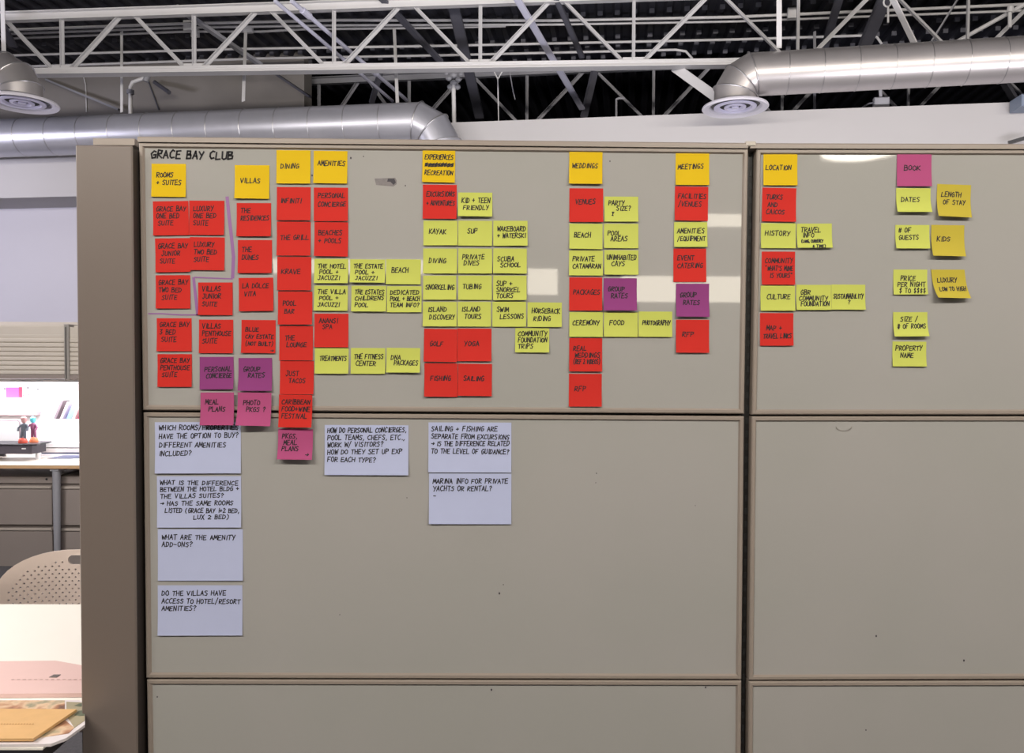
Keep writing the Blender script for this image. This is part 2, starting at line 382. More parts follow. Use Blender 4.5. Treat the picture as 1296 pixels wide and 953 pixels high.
brace(PD(1035, 112, 8.0), PD(1006, 139, 8.0), 0.04, 0.03, dark_steel, 'dim brace under the short duct beside the diffuser')
brace(PT(58, 102, 1.12), PT(150, 140, 1.0), 0.03, 0.02, grey_steel, 'thin grey brace crossing the grey wall beside the left diffuser')
brace(PD(16, 60, 7.0), PD(-12, 10, 6.4), 0.06, 0.03, dark_steel, 'dark brace above the left elbow')
run('sprinkler_pipe', [PD(1305, 1, 6.2), PD(1205, 56, 6.6)], 0.017, white_paint, 'white pipe slanting down to the short duct near the picture edge', 'pipe')
# hangers
def strap(a, c, w, label, mt=white_paint, g='duct hangers'):
    a = below_deck(a)
    b = MB(); b.beam(a, c, w, 0.006, up=RN); return tag(b.build('duct_hanger', mt), label, 'hanger', g)
strap(PD(3, -2, 6.1), PD(5, 72, 6.1), 0.035, 'bright white strap holding the left elbow duct')
strap(PD(986, -2, 5.95), PD(986, 61, 5.93), 0.038, 'white strap holding the elbow of the short duct')
strap(PD(154, 40, 7.3), PD(154, 142, 6.95), 0.025, 'white strap hanging to the long duct, beside the elbowed grey pipe')
strap(PD(311, 40, 7.3), PD(308, 128, 6.8), 0.03, 'white strap hanging to the long duct under the junction box')
strap(PD(499, 36, 7.2), PD(503, 130, 6.7), 0.028, 'white strap hanging to the long duct near its elbow')
strap(PD(1031, 40, 6.3), PD(1031, 138, 6.9), 0.022, 'grey-white strap under the short duct', grey_steel)
b = MB(); b.tube([PT(106, 98, 1.14), PT(108.5, 108, 1.14), PT(109.5, 142, 1.14)], 0.006, 6); tag(b.build('hanging_wire', white_paint), 'thin pale wire hanging in front of the grey wall', 'wire')
# clamped vertical pipe by the long duct's elbow
t = thing('drop_pipe', PD(574, 160, 7.2), 'pale vertical pipe with a bolted clamp at its head beside the long duct elbow', 'pipe')
b = MB(); b.tube([PD(574, 108, 7.2), PD(575, 165, 7.2)], 0.019, 12); b.build('pipe', white_paint, t, smooth=True)
b = MB()
for dx, dy, r in ((-6, 99, .026), (6, 101, .024), (0, 95, .03), (-4, 110, .026), (5, 110, .026), (0, 105, .03), (9, 94, .018), (-9, 93, .018)):
    p = PD(574+dx, dy, 7.2); b.tube([p-RT*r, p-RT*r*0.3, p+RT*r*0.3, p+RT*r], [r*.5, r, r, r*.5], 8)
b.build('clamp', grey_steel, t, smooth=True)
# elbowed grey sprinkler pipe left
t = thing('drop_pipe', PD(165, 142, 7.1), 'grey elbowed pipe with a collar standing behind the long duct', 'pipe')
b = MB(); b.tube([PD(165, 186, 7.55), PD(165, 110, 7.55), PD(168, 104, 7.55), PD(176, 101, 7.55), PD(186, 98, 7.55)], 0.018, 10); b.build('pipe', white_paint, t, smooth=True)
b = MB(); b.tube([PD(165, 119, 7.55), PD(165, 114, 7.55)], 0.034, 12); b.tube([PD(184, 103, 7.55), PD(187, 95, 7.55)], 0.028, 12); b.build('collar', grey_steel, t, smooth=True)
run('sprinkler_pipe', [PT(196, 104, 1.10), PT(214, 117, .90)], 0.022, dark_steel, 'short dark pipe stub against the grey wall', 'pipe')
run('hanger_rod', [PT(186, 98, 1.14), PT(201, 139, 1.14)], 0.008, dark_steel, 'thin dark rod slanting down the grey wall', 'rod')
# thin rod with a V yoke
b = MB(); b.tube([PD(630, 100, 7.2), PD(631.5, 172, 7.2)], 0.006, 6)
b.tube([PD(625, 90, 7.2), PD(630, 100, 7.2)], 0.006, 6); b.tube([PD(636, 90, 7.2), PD(630, 100, 7.2)], 0.006, 6)
tag(b.build('hanger_rod', white_paint), 'thin white rod with a V yoke hanging before the dark opening', 'rod')
b = MB(); b.tube([PD(645, 90, 7.4), PD(648, 108, 7.4), PD(650, 118, 7.4), PD(652, 126, 7.4)], 0.005, 6)
tag(b.build('hanging_wire', grey_steel), 'short twisted wire end dangling beside the V yoke rod', 'wire')
run('conduit', [PD(780, 172, 7.2), PD(780, 126, 7.2), PD(783, 124.5, 7.2), PD(790, 124.5, 7.2)], 0.011, grey_steel, 'short grey conduit stub rising over the bulkhead with a bent top', 'conduit')
# junction boxes
def jbox(px, py, D, w, h, dpt, label, stem_to=None, flex=None):
    D = D or (PZ(px, py, 4.54) - CAM).dot(FW)
    t = thing('junction_box', PD(px, py, D), label, 'junction box', 'electrical junction boxes')
    c = PD(px, py, D); M = Matrix.Translation(c) @ Matrix.Rotation(ANG, 4, 'Z')
    b = MB(); b.box(-w/2, w/2, -dpt/2, dpt/2, -h/2, h/2, M=M, bev=0.006); b.build('box', white_paint, t)
    b = MB(); b.box(-w/2*.7, w/2*.7, -dpt/2-.004, -dpt/2, -h/2*.7, h/2*.7, M=M); b.build('cover_plate', white_paint, t)
    if stem_to:
        pass
        b = MB(); b.tube([PD(stem_to[0], stem_to[1], 5.9), PD(stem_to[0], stem_to[1]+4, D), c], 0.012, 8); b.build('stem', white_paint, t, smooth=True)
    for fl in flex or []:
        b = MB(); b.tube([PD(x, y, D) for x, y in fl], 0.007, 6); b.build('cable', grey_steel, t, smooth=True)
jbox(240, 33, None, 0.10, 0.09, 0.06, 'white junction box on the conduits left of the close pair of pipes')
jbox(247, 42, None, 0.07, 0.07, 0.05, 'small white junction box hanging just below a larger one')
jbox(314, 38, None, 0.09, 0.05, 0.05, 'flat white junction box on the conduits over the long duct')
jbox(1003, 17, None, 0.085, 0.09, 0.05, 'white junction box above the elbow of the short duct')
jbox(1115, 130, 6.4, 0.115, 0.075, 0.06, 'white junction box under the short duct resting at the bulkhead', (1114, 108), [[(1107, 130), (1100, 131), (1088, 138)], [(1123, 130), (1130, 131), (1136, 138)]])
# pulley shackle and pipe stub at right
b = MB(); c = PD(1123, 3, 6.3); b.tube([c + RT*0.03*math.cos(a) + Vector((0, 0, 1))*0.035*math.sin(a) for a in [i*math.pi/5 for i in range(11)]], 0.007, 6); b.tube([PD(1124, 8, 6.3), PD(1124, 29, 6.3)], 0.008, 6)
tag(b.build('ring_hook', white_paint), 'small white ring hook with a hanging rod above the short duct', 'hook')
b = MB(); b.tube([PD(1278, 16, 6.25), PD(1278, 35, 6.25)], 0.014, 8); b.tube([PD(1278, 16, 6.25), PD(1279, 9, 6.25)], 0.024, 8)
tag(b.build('sprinkler_drop', white_paint, smooth=True), 'small white sprinkler drop under the slanting pipe', 'sprinkler')
# edge fittings on the bulkhead at the right
b = MB(); p = PT(1296, 131, -0.12); M = Matrix.Translation(p) @ Matrix.Rotation(ANG, 4, 'Z'); b.box(-0.06, 0.25, -0.10, 0.10, -0.045, 0.045, M=M, bev=0.008)
tag(b.build('cable_box', mat('bluish_box', (0.2, 0.24, 0.32), 0.5)), 'small blue-grey box fixed on top of the bulkhead', 'box')
b = MB(); b.beam(PT(1276, 181, -0.10), PT(1300, 174, -0.14), 0.03, 0.025)
tag(b.build('wall_bracket', plastic_black), 'short black bracket arm on the white bulkhead at the edge', 'bracket')

# ------------------------------------------------------------------ ducts
def duct_parts(t, path, r, mt, seams=0.25, n=40, bendfrom=1):
    """path: straight run path[0]->path[bendfrom], then mitred gores; every leg is a part"""
    path = [Vector(p) for p in path]; rings = []
    N = len(path)
    bn = None
    for i in range(1, N-1):
        c = (path[i]-path[i-1]).cross(path[i+1]-path[i])
        if c.length > 1e-6: bn = c.normalized(); break
    for i, p in enumerate(path):
        d0 = (path[i]-path[i-1]).normalized() if i else (path[1]-path[0]).normalized()
        d1 = (path[i+1]-path[i]).normalized() if i < N-1 else d0
        d = (d0+d1).normalized(); ch = max(0.3, d.dot(d0)); a = bn; c = d.cross(bn).normalized()
        rings.append([p + (a*math.cos(2*math.pi*j/n) + c*math.sin(2*math.pi*j/n)/ch)*r for j in range(n)])
    for i in range(N-1):
        b = MB(); R0, R1 = rings[i], rings[i+1]; b.v = list(R0)+list(R1)
        for j in range(n):
            k = (j+1) % n; b.f.append((j, k, n+k, n+j)); b.mi.append(0)
        if i == N-2 or i == 0: pass
        b.build('duct_section' if i < bendfrom else 'elbow_gore', mt, t, smooth=True)
        if i >= bendfrom or i == bendfrom-1:
            s = MB(); R = [p + (p - path[i+1]).normalized()*0.006 for p in R1]; s.tube(R + [R[0]], 0.0045, 6, cap=False); s.build('seam', duct_seam, t, smooth=True)
    if seams:
        L = (path[bendfrom]-path[0]).length; d = (path[bendfrom]-path[0]).normalized(); a = bn; c = d.cross(bn)
        k = int(L/seams)
        for q in range(1, k+1):
            p = path[bendfrom] - d*(q*seams)
            s = MB(); s.tube([p + (a*math.cos(2*math.pi*j/32)+c*math.sin(2*math.pi*j/32))*(r+0.001) for j in range(33)], 0.0028, 4, cap=False); s.build('seam', duct_seam, t, smooth=True)
def elbow_path(start, corner, R, ndiv, drop):
    """horizontal run start->corner then an elbow turning straight down"""
    start = Vector(start); corner = Vector(corner); d = (corner-start).normalized(); out = [start]
    c0 = corner - d*R; cen = c0 - Vector((0, 0, R))
    # mitre vertices on the polyline circumscribing the arc
    th = math.pi/2/ndiv
    for i in range(ndiv):
        a = th*(i+0.5); rr = R/math.cos(th/2)
        out.append(cen + d*math.sin(a)*rr + Vector((0, 0, 1))*math.cos(a)*rr)
    out.append(cen + d*R - Vector((0, 0, drop)))
    return out
def diffuser(c, R, t):
    b = MB(); b.lathe(c, [(R*.46, .12), (R*.47, .05), (R*.62, .03), (R*.98, 0.0), (R, -.012), (R*.97, -.022), (R*.80, -.010), (R*.74, .012)], 56); b.build('outer_cone', mat('diffuser_blue_lit', (0.62, 0.60, 0.66), 0.35), t, smooth=True)
    dm = mat('diffuser_ring', (0.60, 0.58, 0.74), 0.3)  # lilac tint of rings and cone stands for bluish light from below
    for k, (r1, r0) in enumerate(((.64, .46), (.33, .20))):
        b = MB(); b.lathe(c, [(R*r1, -.004), (R*r1*.99, -.012), (R*(r0+.05), -.014), (R*r0, .004), (R*(r0+.05), .006), (R*r1, -.004)], 48); b.build('diffuser_ring', dm, t, smooth=True)
    b = MB(); b.lathe(c, [(R*.11, 0), (R*.11, -.014), (.001, -.018)], 24); b.build('centre_cap', dm, t, smooth=True)
    b = MB(); b.lathe(c, [(R*.78, .010), (R*.5, .03), (0.001, .03)], 32); b.build('throat_shade', plastic_black, t)  # added black disc stands for the shade between the rings
# right duct: its elbow turns down to a round diffuser
RD = 0.157
topR0, topR1 = PD(1400, 43.5, 5.55), PD(986, 63, 5.95)
c0 = topR0 - Vector((0, 0, RD)); c1 = topR1 - Vector((0, 0, RD)); c0.z = c1.z = (c0.z+c1.z)/2
dc = PD(931.5, 131, 5.95)
d = (c1-c0).normalized(); far = c0 - d*3.0
corner = Vector((dc.x, dc.y, 0)); tt = (corner - c0).dot(d); corner = c0 + d*(tt)
dc = Vector((corner.x, corner.y, dc.z))
t = thing('short_duct', dc, 'shiny round metal duct with an elbow down to a round diffuser', 'duct', 'round air ducts')
pth = elbow_path(far, corner, 0.175, 3, 0.0); pth[-1] = Vector((dc.x, dc.y, dc.z+0.03))
duct_parts(t, pth, RD, duct_mat, seams=0.245)
diffuser(dc, 0.247, t)
# left elbow duct
dl = PD(28, 129, 5.95); d = Vector((math.cos(ANG), math.sin(ANG), 0))
cl = Vector((dl.x-0.02, dl.y, dl.z + 0.205))
t = thing('short_duct', dl, 'shiny elbow of duct coming in beside the truss end with a round diffuser', 'duct', 'round air ducts')
pth = elbow_path(cl - d*3, cl + d*0.0, 0.165, 3, 0.0); pth[-1] = Vector((dl.x-0.02, dl.y, dl.z+0.03))
pth = [p for p in pth]
duct_parts(t, pth, RD, duct_mat, seams=0.245); diffuser(dl, 0.25, t)
# long duct in front of the bulkhead, elbow turning down behind the partition
topc = PD(525, 130.5, 6.55); botz = None
RL = 0.165
cR = topc - Vector((0, 0, RL)); tl = PD(0, 148, 7.2) - Vector((0, 0, RL)); d = (Vector((cR.x, cR.y, 0)) - Vector((tl.x, tl.y, 0))).normalized()
d = RE.copy(); startp = cR - d*6.5
corner = cR + d*0.22
t = thing('long_duct', corner - Vector((0, 0, 0.6)), 'long dull metal duct running along the bulkhead with an elbow at its end', 'duct', 'round air ducts')
pth = elbow_path(startp, corner, 0.26, 3, 0.35)
duct_parts(t, pth, RL, mat('dull_duct', (0.50, 0.50, 0.55), 0.38, metal=0.6, noise=0.12, nscale=5, bump=0.05, bscale=7), seams=0.30)

# ------------------------------------------------------------------ lamps
for i, (x, y, z, L, pd, pu, col, aim, mount) in enumerate(LINEAR):
    where = ['over the photographer, on the side of the white table', 'over the photographer, middle of the row', 'over the second partition, behind the photographer',
             'on a stand hidden behind the first partition', 'on a stand hidden behind the second partition', 'over the aisle beside the white table', 'over the desks in front of the lavender wall'][i]
    t = thing('added_strip_lamp', (x, y, z), 'unseen strip lamp added ' + where, 'lamp', 'added strip lamps')  # added light sources out of view, with invented cables and stands
    tilt = math.atan2(aim[1]-y, z-aim[2]) if mount == 'hang' and i < 3 else 0.0
    Mr = Matrix.Translation((x, y, z)) @ Matrix.Rotation(tilt, 4, 'X')
    b = MB(); b.box(-L/2, L/2, -0.06, 0.06, 0, 0.07, M=Mr); b.build('housing', white_paint, t)
    b = MB(); b.box(-L/2+.02, L/2-.02, -0.05, 0.05, -0.006, -0.001, M=Mr); b.build('lens', lamp_soft, t)
    for q in (-1, 1):
        if mount == 'hang':
            b = MB(); b.tube([(x+q*L*.4, y, z+.07), (x+q*L*.4, y, DZ-.046)], 0.003, 5); b.build('cable', white_paint, t)
        else:
            b = MB(); b.tube([(x+q*L*.4, y, z), (x+q*L*.4, y, 0.02)], 0.015, 8); b.tube([(x+q*L*.4, y, 0.02), (x+q*L*.4, y, 0)], 0.15, 16); b.build('stand', grey_steel, t)
    ln = Vector(aim) - Vector((x, y, z)); ln.normalize()
    area('added_light_down', Vector((x, y, z)) + ln*0.03 - Vector((0, 0, .012)), aim, L*.95, 0.14, pd, col)
    area('added_light_up', (x, y, z+0.12), (x, y + (1.5 if i < 3 else 0.3), z+3), L*.95, 0.14, pu, col)
# dome pendant mirrored in the right board
p = PY(1090, 194, 5.0); dcn = Vector((p.x, -5.0, p.z))
t = thing('dome_lamp', dcn, 'white dome lamp mirrored at the top of the second whiteboard', 'lamp')
b = MB(); b.lathe(dcn, [(.33, 0), (.325, .05), (.28, .13), (.2, .2), (.1, .25), (.05, .27), (.04, .33)], 36); b.build('shade', white_plastic, t, smooth=True)
b = MB(); b.lathe(dcn, [(.31, .012), (.15, -.03), (.001, -.04)], 36); b.build('lens', lamp_glow, t, smooth=True)
b = MB(); b.tube([dcn + Vector((0, 0, .3)), Vector((dcn.x, dcn.y, DZ-.04))], .012, 8); b.build('stem', white_paint, t)

# ------------------------------------------------------------------ partition with whiteboard tiles
YS = 0.005          # enamel surface, frame face is at Y = 0
def quadface(P, y): return [Vector((p.x, y, p.z)) for p in P]
PART = thing('partition', (0.69, 0.05, 0), 'first office partition clad in whiteboard tiles, covered in sticky notes', 'partition', 'cubicle partitions')
PART2 = thing('partition', (2.1, 0.05, 0), 'second office partition clad in whiteboard tiles, past the black gap', 'partition', 'cubicle partitions')
def tile(parent, tl, tr, br, bl, label=None):
    """corners in photo pixels, measured on the face plane"""
    Q = [PY(*tl, 0), PY(*tr, 0), PY(*br, 0), PY(*bl, 0)]
    for q in Q: q.y = 0
    cen = (Q[0]+Q[1]+Q[2]+Q[3])/4; FWD = 0.0125; CH = 0.004
    tp = MB()
    # backing box
    tp.hexa([Vector((q.x, 0.012, q.z)) for q in (Q[3], Q[2], Q[1], Q[0])] + [Vector((q.x, 0.03, q.z)) for q in (Q[3], Q[2], Q[1], Q[0])])
    T = tp.build('whiteboard_tile', taupe_frame, parent, label=label)
    def inset(i, amt):     # inward offset of corner i
        dx = 1 if i in (0, 3) else -1; dz = -1 if i in (0, 1) else 1
        return Vector((Q[i].x + dx*amt, 0, Q[i].z + dz*amt))
    for e in range(4):
        i, j = e, (e+1) % 4
        b = MB()
        prof = [(0.0, 0.012), (0.0, 0.003), (0.0025, 0.0), (FWD-0.004, 0.0), (FWD, YS+0.001)]
        rows = []
        for off, y in prof:
            a, c = inset(i, off), inset(j, off); a.y = y; c.y = y; rows.append((a, c))
        n0 = len(b.v)
        for a, c in rows: b.v += [a, c]
        for r in range(len(rows)-1): b.f.append((n0+2*r, n0+2*r+1, n0+2*r+3, n0+2*r+2)); b.mi.append(0)
        b.build('frame_rail', taupe_frame, T)
    s = MB(); s.v = []
    c4 = [inset(i, FWD-0.001) for i in range(4)]
    for q in c4: q.y = YS
    s.hexa([Vector((q.x, YS, q.z)) for q in (c4[3], c4[2], c4[1], c4[0])] + [Vector((q.x, 0.011, q.z)) for q in (c4[3], c4[2], c4[1], c4[0])])
    S = s.build('writing_surface', board_mat, T)
    return T
T1 = tile(PART, (175.3, 180), (947.3, 188), (942, 524), (180.3, 519.3))
T2 = tile(PART, (180.8, 522), (942, 527), (938.6, 860.3), (184.4, 858.6))
T3 = tile(PART, (185.2, 860.6), (938.6, 862.3), (936, 1198), (190.5, 1199))
T4 = tile(PART2, (957.6, 188.4), (1735, 190), (1728, 525), (952, 525))
T5 = tile(PART2, (951.6, 527.2), (1728, 527.2), (1722, 858.5), (948, 861.3))
T6 = tile(PART2, (947.8, 863), (1722, 861.5), (1716, 1195), (946, 1198))
# core, caps, base of both panels
xL = PY(175.3, 350, 0).x + 0.008
top1a, top1b = PY(175, 180, 0), PY(947, 188, 0)
gL, gR = PY(947.3, 188, 0).x, PY(957.6, 188, 0).x
b = MB(); b.box(xL-0.005, gL-0.005, 0.03, 0.10, 0.0, top1b.z-0.004); b.build('core', black_core, PART)
b = MB(); b.box(gL-0.002, PY(1735, 190, 0).x, 0.03, 0.10, 0.0, top1b.z-0.006); b.build('core', black_core, PART2)
def cap(par, a, c, zoff0, zoff1):
    b = MB()
    y0, y1 = -0.004, 0.108
    p = []
    for q, zz in ((a, 0), (c, 0)):
        h = 0.0125
        p.append([Vector((q.x, y0, q.z)), Vector((q.x, y0, q.z+h-0.003)), Vector((q.x, y0+0.004, q.z+h)), Vector((q.x, y1-0.004, q.z+h)), Vector((q.x, y1, q.z+h-0.003)), Vector((q.x, y1, q.z))])
    n = 6; b.v = p[0]+p[1]
    for i in range(n): j = (i+1) % n; b.f.append((i, j, n+j, n+i)); b.mi.append(0)
    b.f.append(tuple(range(n))); b.mi.append(0); b.f.append(tuple(reversed(range(n, 2*n)))); b.mi.append(0)
    b.build('top_cap', taupe_frame, par)
cap(PART, PY(175, 180, 0), PY(946, 188, 0), 0, 0)
cap(PART2, PY(949, 188.2, 0), PY(1735, 190.5, 0), 0, 0)
b = MB(); q0 = PY(122, 180, 0.06); q1 = PY(178, 180.5, 0.06); b.box(q0.x+.008, q1.x, 0.03, 0.11, q0.z-0.014, q0.z+0.001); b.build('top_cap', taupe_frame, PART)
q = PY(947, 188, 0); b = MB(); b.box(q.x-0.006, q.x+0.016, -0.006, 0.11, q.z+0.004, q.z+0.0155, bev=0.002); b.build('cap_joint', cream, PART)
b = MB(); b.box(xL, gL, 0.0, 0.03, 0.02, PY(600, 1200, 0).z-0.004); b.build('base_rail', taupe_frame, PART)
b = MB(); b.box(gR, PY(1735, 190, 0).x, 0.0, 0.03, 0.02, PY(600, 1200, 0).z-0.004); b.build('base_rail', taupe_frame, PART2)
# slotted standard in the gap
b = MB(); xg = (gL+gR)/2; b.box(gL+0.002, gR-0.002, 0.022, 0.03, 0.1, top1b.z-0.004); b.build('slotted_upright', mat('upright', (0.018, 0.017, 0.015), 0.5), PART2)
b = MB()
for i in range(60): z = 0.2 + i*0.03; b.box(xg+0.000, xg+0.006, 0.0205, 0.022, z, z+0.014)
b.build('slots', mat('slot_grey', (.03,.03,.03), .5), PART2)['kind'] = 'stuff'
# return panel at the left end of the partition
YE = -0.032
e0, e1, e2, e3 = PY(92, 183.5, YE), PY(166.5, 184, YE), PY(174.5, 950, YE), PY(107.5, 950, YE)
t = thing('end_panel', ((e0.x+e1.x)/2, 0.1, 0), 'taupe metal end panel standing beside the first whiteboard partition', 'panel')
xl, xr, zt = (e0.x+e3.x)/2 - 0.001, (e1.x+e2.x)/2, e0.z
b = MB(); b.box(xl, xr, YE, YE+0.007, 0.0, zt, bev=0.003); b.build('front_panel', taupe, t)
b = MB(); b.box(xl+0.004, xr-0.003, YE+0.007, 0.9, 0.0, zt-0.003); b.build('side_panel', mat('taupe_shaded_side', (0.05, 0.04, 0.035), 0.6), t)  # taupe darkened in its colour for the side in shadow

# marker writing and smears on the tiles
# ------------------------------------------------------------------ stroke font (x 0..4, y 0..6)
G = {
'A': [[(0, 0), (2, 6), (4, 0)], [(.8, 2.2), (3.4, 2.2)]], 'B': [[(.2, 0), (.2, 6), (3, 5.8), (3.2, 4), (.3, 3.2), (3.8, 2.8), (3.6, .4), (0, 0)]],
'C': [[(4, 5.2), (2.4, 6), (.3, 4), (.2, 1.6), (1.6, 0), (4, .6)]], 'D': [[(.3, 0), (.4, 6), (3, 5.2), (4, 3), (2.8, .6), (0, 0)]],
'E': [[(3.8, 6), (.4, 5.8), (.2, 0), (3.9, .1)], [(.3, 3), (3.2, 3.2)]], 'F': [[(4, 6), (.4, 5.8), (.2, 0)], [(.3, 3), (3, 3.2)]],
'G': [[(3.8, 5.4), (2.2, 6), (.2, 3.6), (1.2, 0), (3.8, .6), (4, 2.8), (2.2, 2.7)]], 'H': [[(.2, 6), (.2, 0)], [(3.8, 6), (3.7, 0)], [(.2, 3), (3.8, 3.1)]],
'I': [[(1.6, 6), (1.4, 0)]], 'J': [[(3.2, 6), (3, 1), (1.6, 0), (.2, 1.2)], [(1.4, 6), (4, 6)]], 'K': [[(.3, 6), (.2, 0)], [(3.8, 6), (.3, 2.6), (4.2, 0)]],
'L': [[(.4, 6), (.2, 0), (4, .3)]], 'M': [[(0, 0), (.6, 6), (2.2, 1.6), (3.8, 6), (4.4, 0)]], 'N': [[(.1, 0), (.4, 6), (3.6, .2), (3.9, 6)]],
'O': [[(2, 6), (.2, 4.4), (.3, 1.2), (2, 0), (3.9, 1.4), (3.8, 4.6), (1.8, 6)]], 'P': [[(.2, 0), (.4, 6), (3.8, 5.4), (3.4, 3.2), (.3, 2.7)]],
'Q': [[(2, 6), (.2, 4.4), (.3, 1.2), (2, 0), (3.9, 1.4), (3.8, 4.6), (1.8, 6)], [(2.6, 1.6), (4.4, -.4)]],
'R': [[(.2, 0), (.4, 6), (3.7, 5.4), (3.3, 3.4), (.3, 2.9), (4, 0)]], 'S': [[(3.8, 5.4), (1.8, 6), (.3, 4.4), (3.6, 2.2), (2.6, 0), (0, .6)]],
'T': [[(0, 5.8), (4.2, 6)], [(2.1, 5.9), (2, 0)]], 'U': [[(.2, 6), (.3, 1), (1.8, 0), (3.7, 1), (3.8, 6)]], 'V': [[(0, 6), (1.8, 0), (4, 6)]],
'W': [[(0, 6), (.8, 0), (2.1, 4.4), (3.3, 0), (4.6, 6)]], 'X': [[(0, 6), (4, 0)], [(3.8, 6), (0, 0)]], 'Y': [[(0, 6), (2, 3)], [(4, 6), (1.2, -.4)]],
'Z': [[(.2, 6), (3.8, 6), (.2, 0), (4, .2)]], '0': [[(2, 6), (.4, 3), (2, 0), (3.6, 3), (2, 6)]], '1': [[(1.8, 6), (1.8, 0)]],
'2': [[(.3, 5), (2, 6), (3.6, 4.4), (.2, 0), (4, .2)]], '3': [[(.2, 5.6), (3.4, 5.8), (1.6, 3.4), (3.8, 2), (2, 0), (0, .6)]],
'+': [[(0, 3), (3.6, 3)], [(1.8, 4.8), (1.8, 1.2)]], '/': [[(.2, -1), (3.4, 7)]], '?': [[(.4, 4.8), (2.2, 6), (3.6, 4.6), (1.8, 2.6), (1.8, 1.8)], [(1.8, .5), (1.9, 0)]],
',': [[(1.2, .6), (.6, -1.2)]], '.': [[(1.2, .5), (1.5, 0)]], '-': [[(.4, 3), (3.4, 3)]], "'": [[(1.2, 6.4), (1, 4.8)]], '"': [[(.8, 6.4), (.7, 5)], [(1.8, 6.4), (1.7, 5)]],
'(': [[(2.4, 7), (1, 4.6), (1, 1.4), (2.4, -1)]], ')': [[(1, 7), (2.6, 4.6), (2.6, 1.4), (1, -1)]], '#': [[(1.2, 6), (.8, 0)], [(3, 6), (2.6, 0)], [(.2, 4), (4, 4.2)], [(0, 2), (3.8, 2.2)]],
'$': [[(3.4, 5), (1.8, 5.6), (.6, 4.2), (3.2, 2), (2, .4), (.4, 1.2)], [(2, 6.6), (1.8, -.6)]], '&': [[(3.8, 0), (.8, 4.8), (2, 6), (3, 4.8), (.4, 1.6), (1.8, 0), (3.8, 2.4)]],
'>': [[(.2, 3), (4.4, 3)], [(3, 4.4), (4.6, 3), (3, 1.6)]], '*': [[(.4, 5.4), (3.2, 5.2), (1.8, 3.2), (.6, 5.2)], [(1.8, 3.2), (1.6, .6)], [(.6, .8), (2.6, .6)]],
'~': [[(0, 2), (4.4, 4.6), (.6, 4.4), (4.2, 1.4), (.2, .8), (4.6, 3), (0, 3.4), (4, 5.4)]],
}
rng = random.Random(7)
def strokes(text, adv, h, slant=0.10, jit=0.22):
    """polylines for a line of text in local metres, origin at the baseline start"""
    out = []; x = 0.0
    for ch in text:
        if ch == ' ': x += adv*0.75; continue
        g = G.get(ch)
        if g is None: x += adv; continue
        wd = adv*0.80; dy = rng.uniform(-.04, .04)*h; sc_ = rng.uniform(.9, 1.08)
        for pl in g:
            q = []
            for (a, c) in pl:
                a += rng.uniform(-jit, jit); c += rng.uniform(-jit, jit)
                q.append((x + a/4.2*wd + slant*c/6*h, dy + c/6*h*sc_))
            out.append(q)
        x += adv * (0.55 if ch in "I1,.'" else 1.0)
    return out, x
def ribbon(b, pl, wd, f, e_=.35):
    """flat marker stroke along a polyline; f maps local (x, z) to the world"""
    for (x0, z0), (x1, z1) in zip(pl[:-1], pl[1:]):
        L = math.hypot(x1-x0, z1-z0)
        if L < 1e-6: continue
        ux, uz = (x1-x0)/L, (z1-z0)/L; e = wd*e_; nx, nz = -uz*wd/2, ux*wd/2
        x0e, z0e, x1e, z1e = x0-ux*e, z0-uz*e, x1+ux*e, z1+uz*e
        b.quad(f(x0e-nx, z0e-nz), f(x1e-nx, z1e-nz), f(x1e+nx, z1e+nz), f(x0e+nx, z0e+nz))

PXM = 0.0018     # metres per photo pixel on the board
def flat_text(parent, px, py, text, advpx, hpx, wd, mt, name='handwriting', tilt=0.0):
    o0 = PY(px, py + hpx/2, YS - 0.0006); b = MB(); ca, sa = math.cos(tilt), math.sin(tilt)
    f = lambda x, z: Vector((o0.x + x*ca - z*sa, YS - 0.0006, o0.z + x*sa + z*ca))
    for pl in strokes(text, advpx*PXM, hpx*PXM)[0]: ribbon(b, pl, wd, f)
    return b.build(name, mt, parent, fixn=False)
flat_text(T1, 191, 195, 'GRACE BAY CLUB', 7.7, 9.5, 0.0037, ink, tilt=-0.01)
purple_ink = mat('purple_marker', (0.30, 0.13, 0.34), 0.4)
def board_line(parent, pts, wd, mt, name='marker_line'):
    b = MB(); P = [PY(x, y, YS-0.0005) for x, y in pts]
    Q = [(p.x, p.z) for p in P]
    for k in range(len(Q)-1): ribbon(b, Q[k:k+2], wd, lambda x, z: Vector((x, YS-0.0005-0.0001*(k % 2), z)), .3)
    return b.build(name, mt, parent, fixn=False)
board_line(T1, [(287.5, 250), (290, 275), (293, 300), (295.5, 325), (294.5, 351)], 0.0075, purple_ink)
board_line(T1, [(294, 353), (270, 352), (246, 351)], 0.003, purple_ink)
board_line(T1, [(245, 352), (247, 370), (249, 390), (250, 398)], 0.0065, purple_ink)
board_line(T1, [(251, 398.5), (228, 398.5), (205, 397), (188, 397)], 0.003, purple_ink)
smear = mat('dry_ink_smear', (0.20, 0.18, 0.18), 0.5, noise=0.25, nscale=120)
smear_dark = mat('dry_ink_dark', (0.035, 0.03, 0.04), 0.5)
b = MB(); P = lambda x, y: PY(x, y, YS-0.0004)
b.poly([P(474, 226), (P(500, 225)), P(502, 228), P(502, 233), P(498, 236), P(476, 234)], (0, 0.0003, 0)); b.build('ink_smudge', smear, T1)
b = MB(); b.poly([P(491, 226), P(499, 226), P(501, 231), P(498, 234), P(494, 230), P(490, 230)], (0, -0.0002, 0)); b.build('ink_smudge', smear_dark, T1)
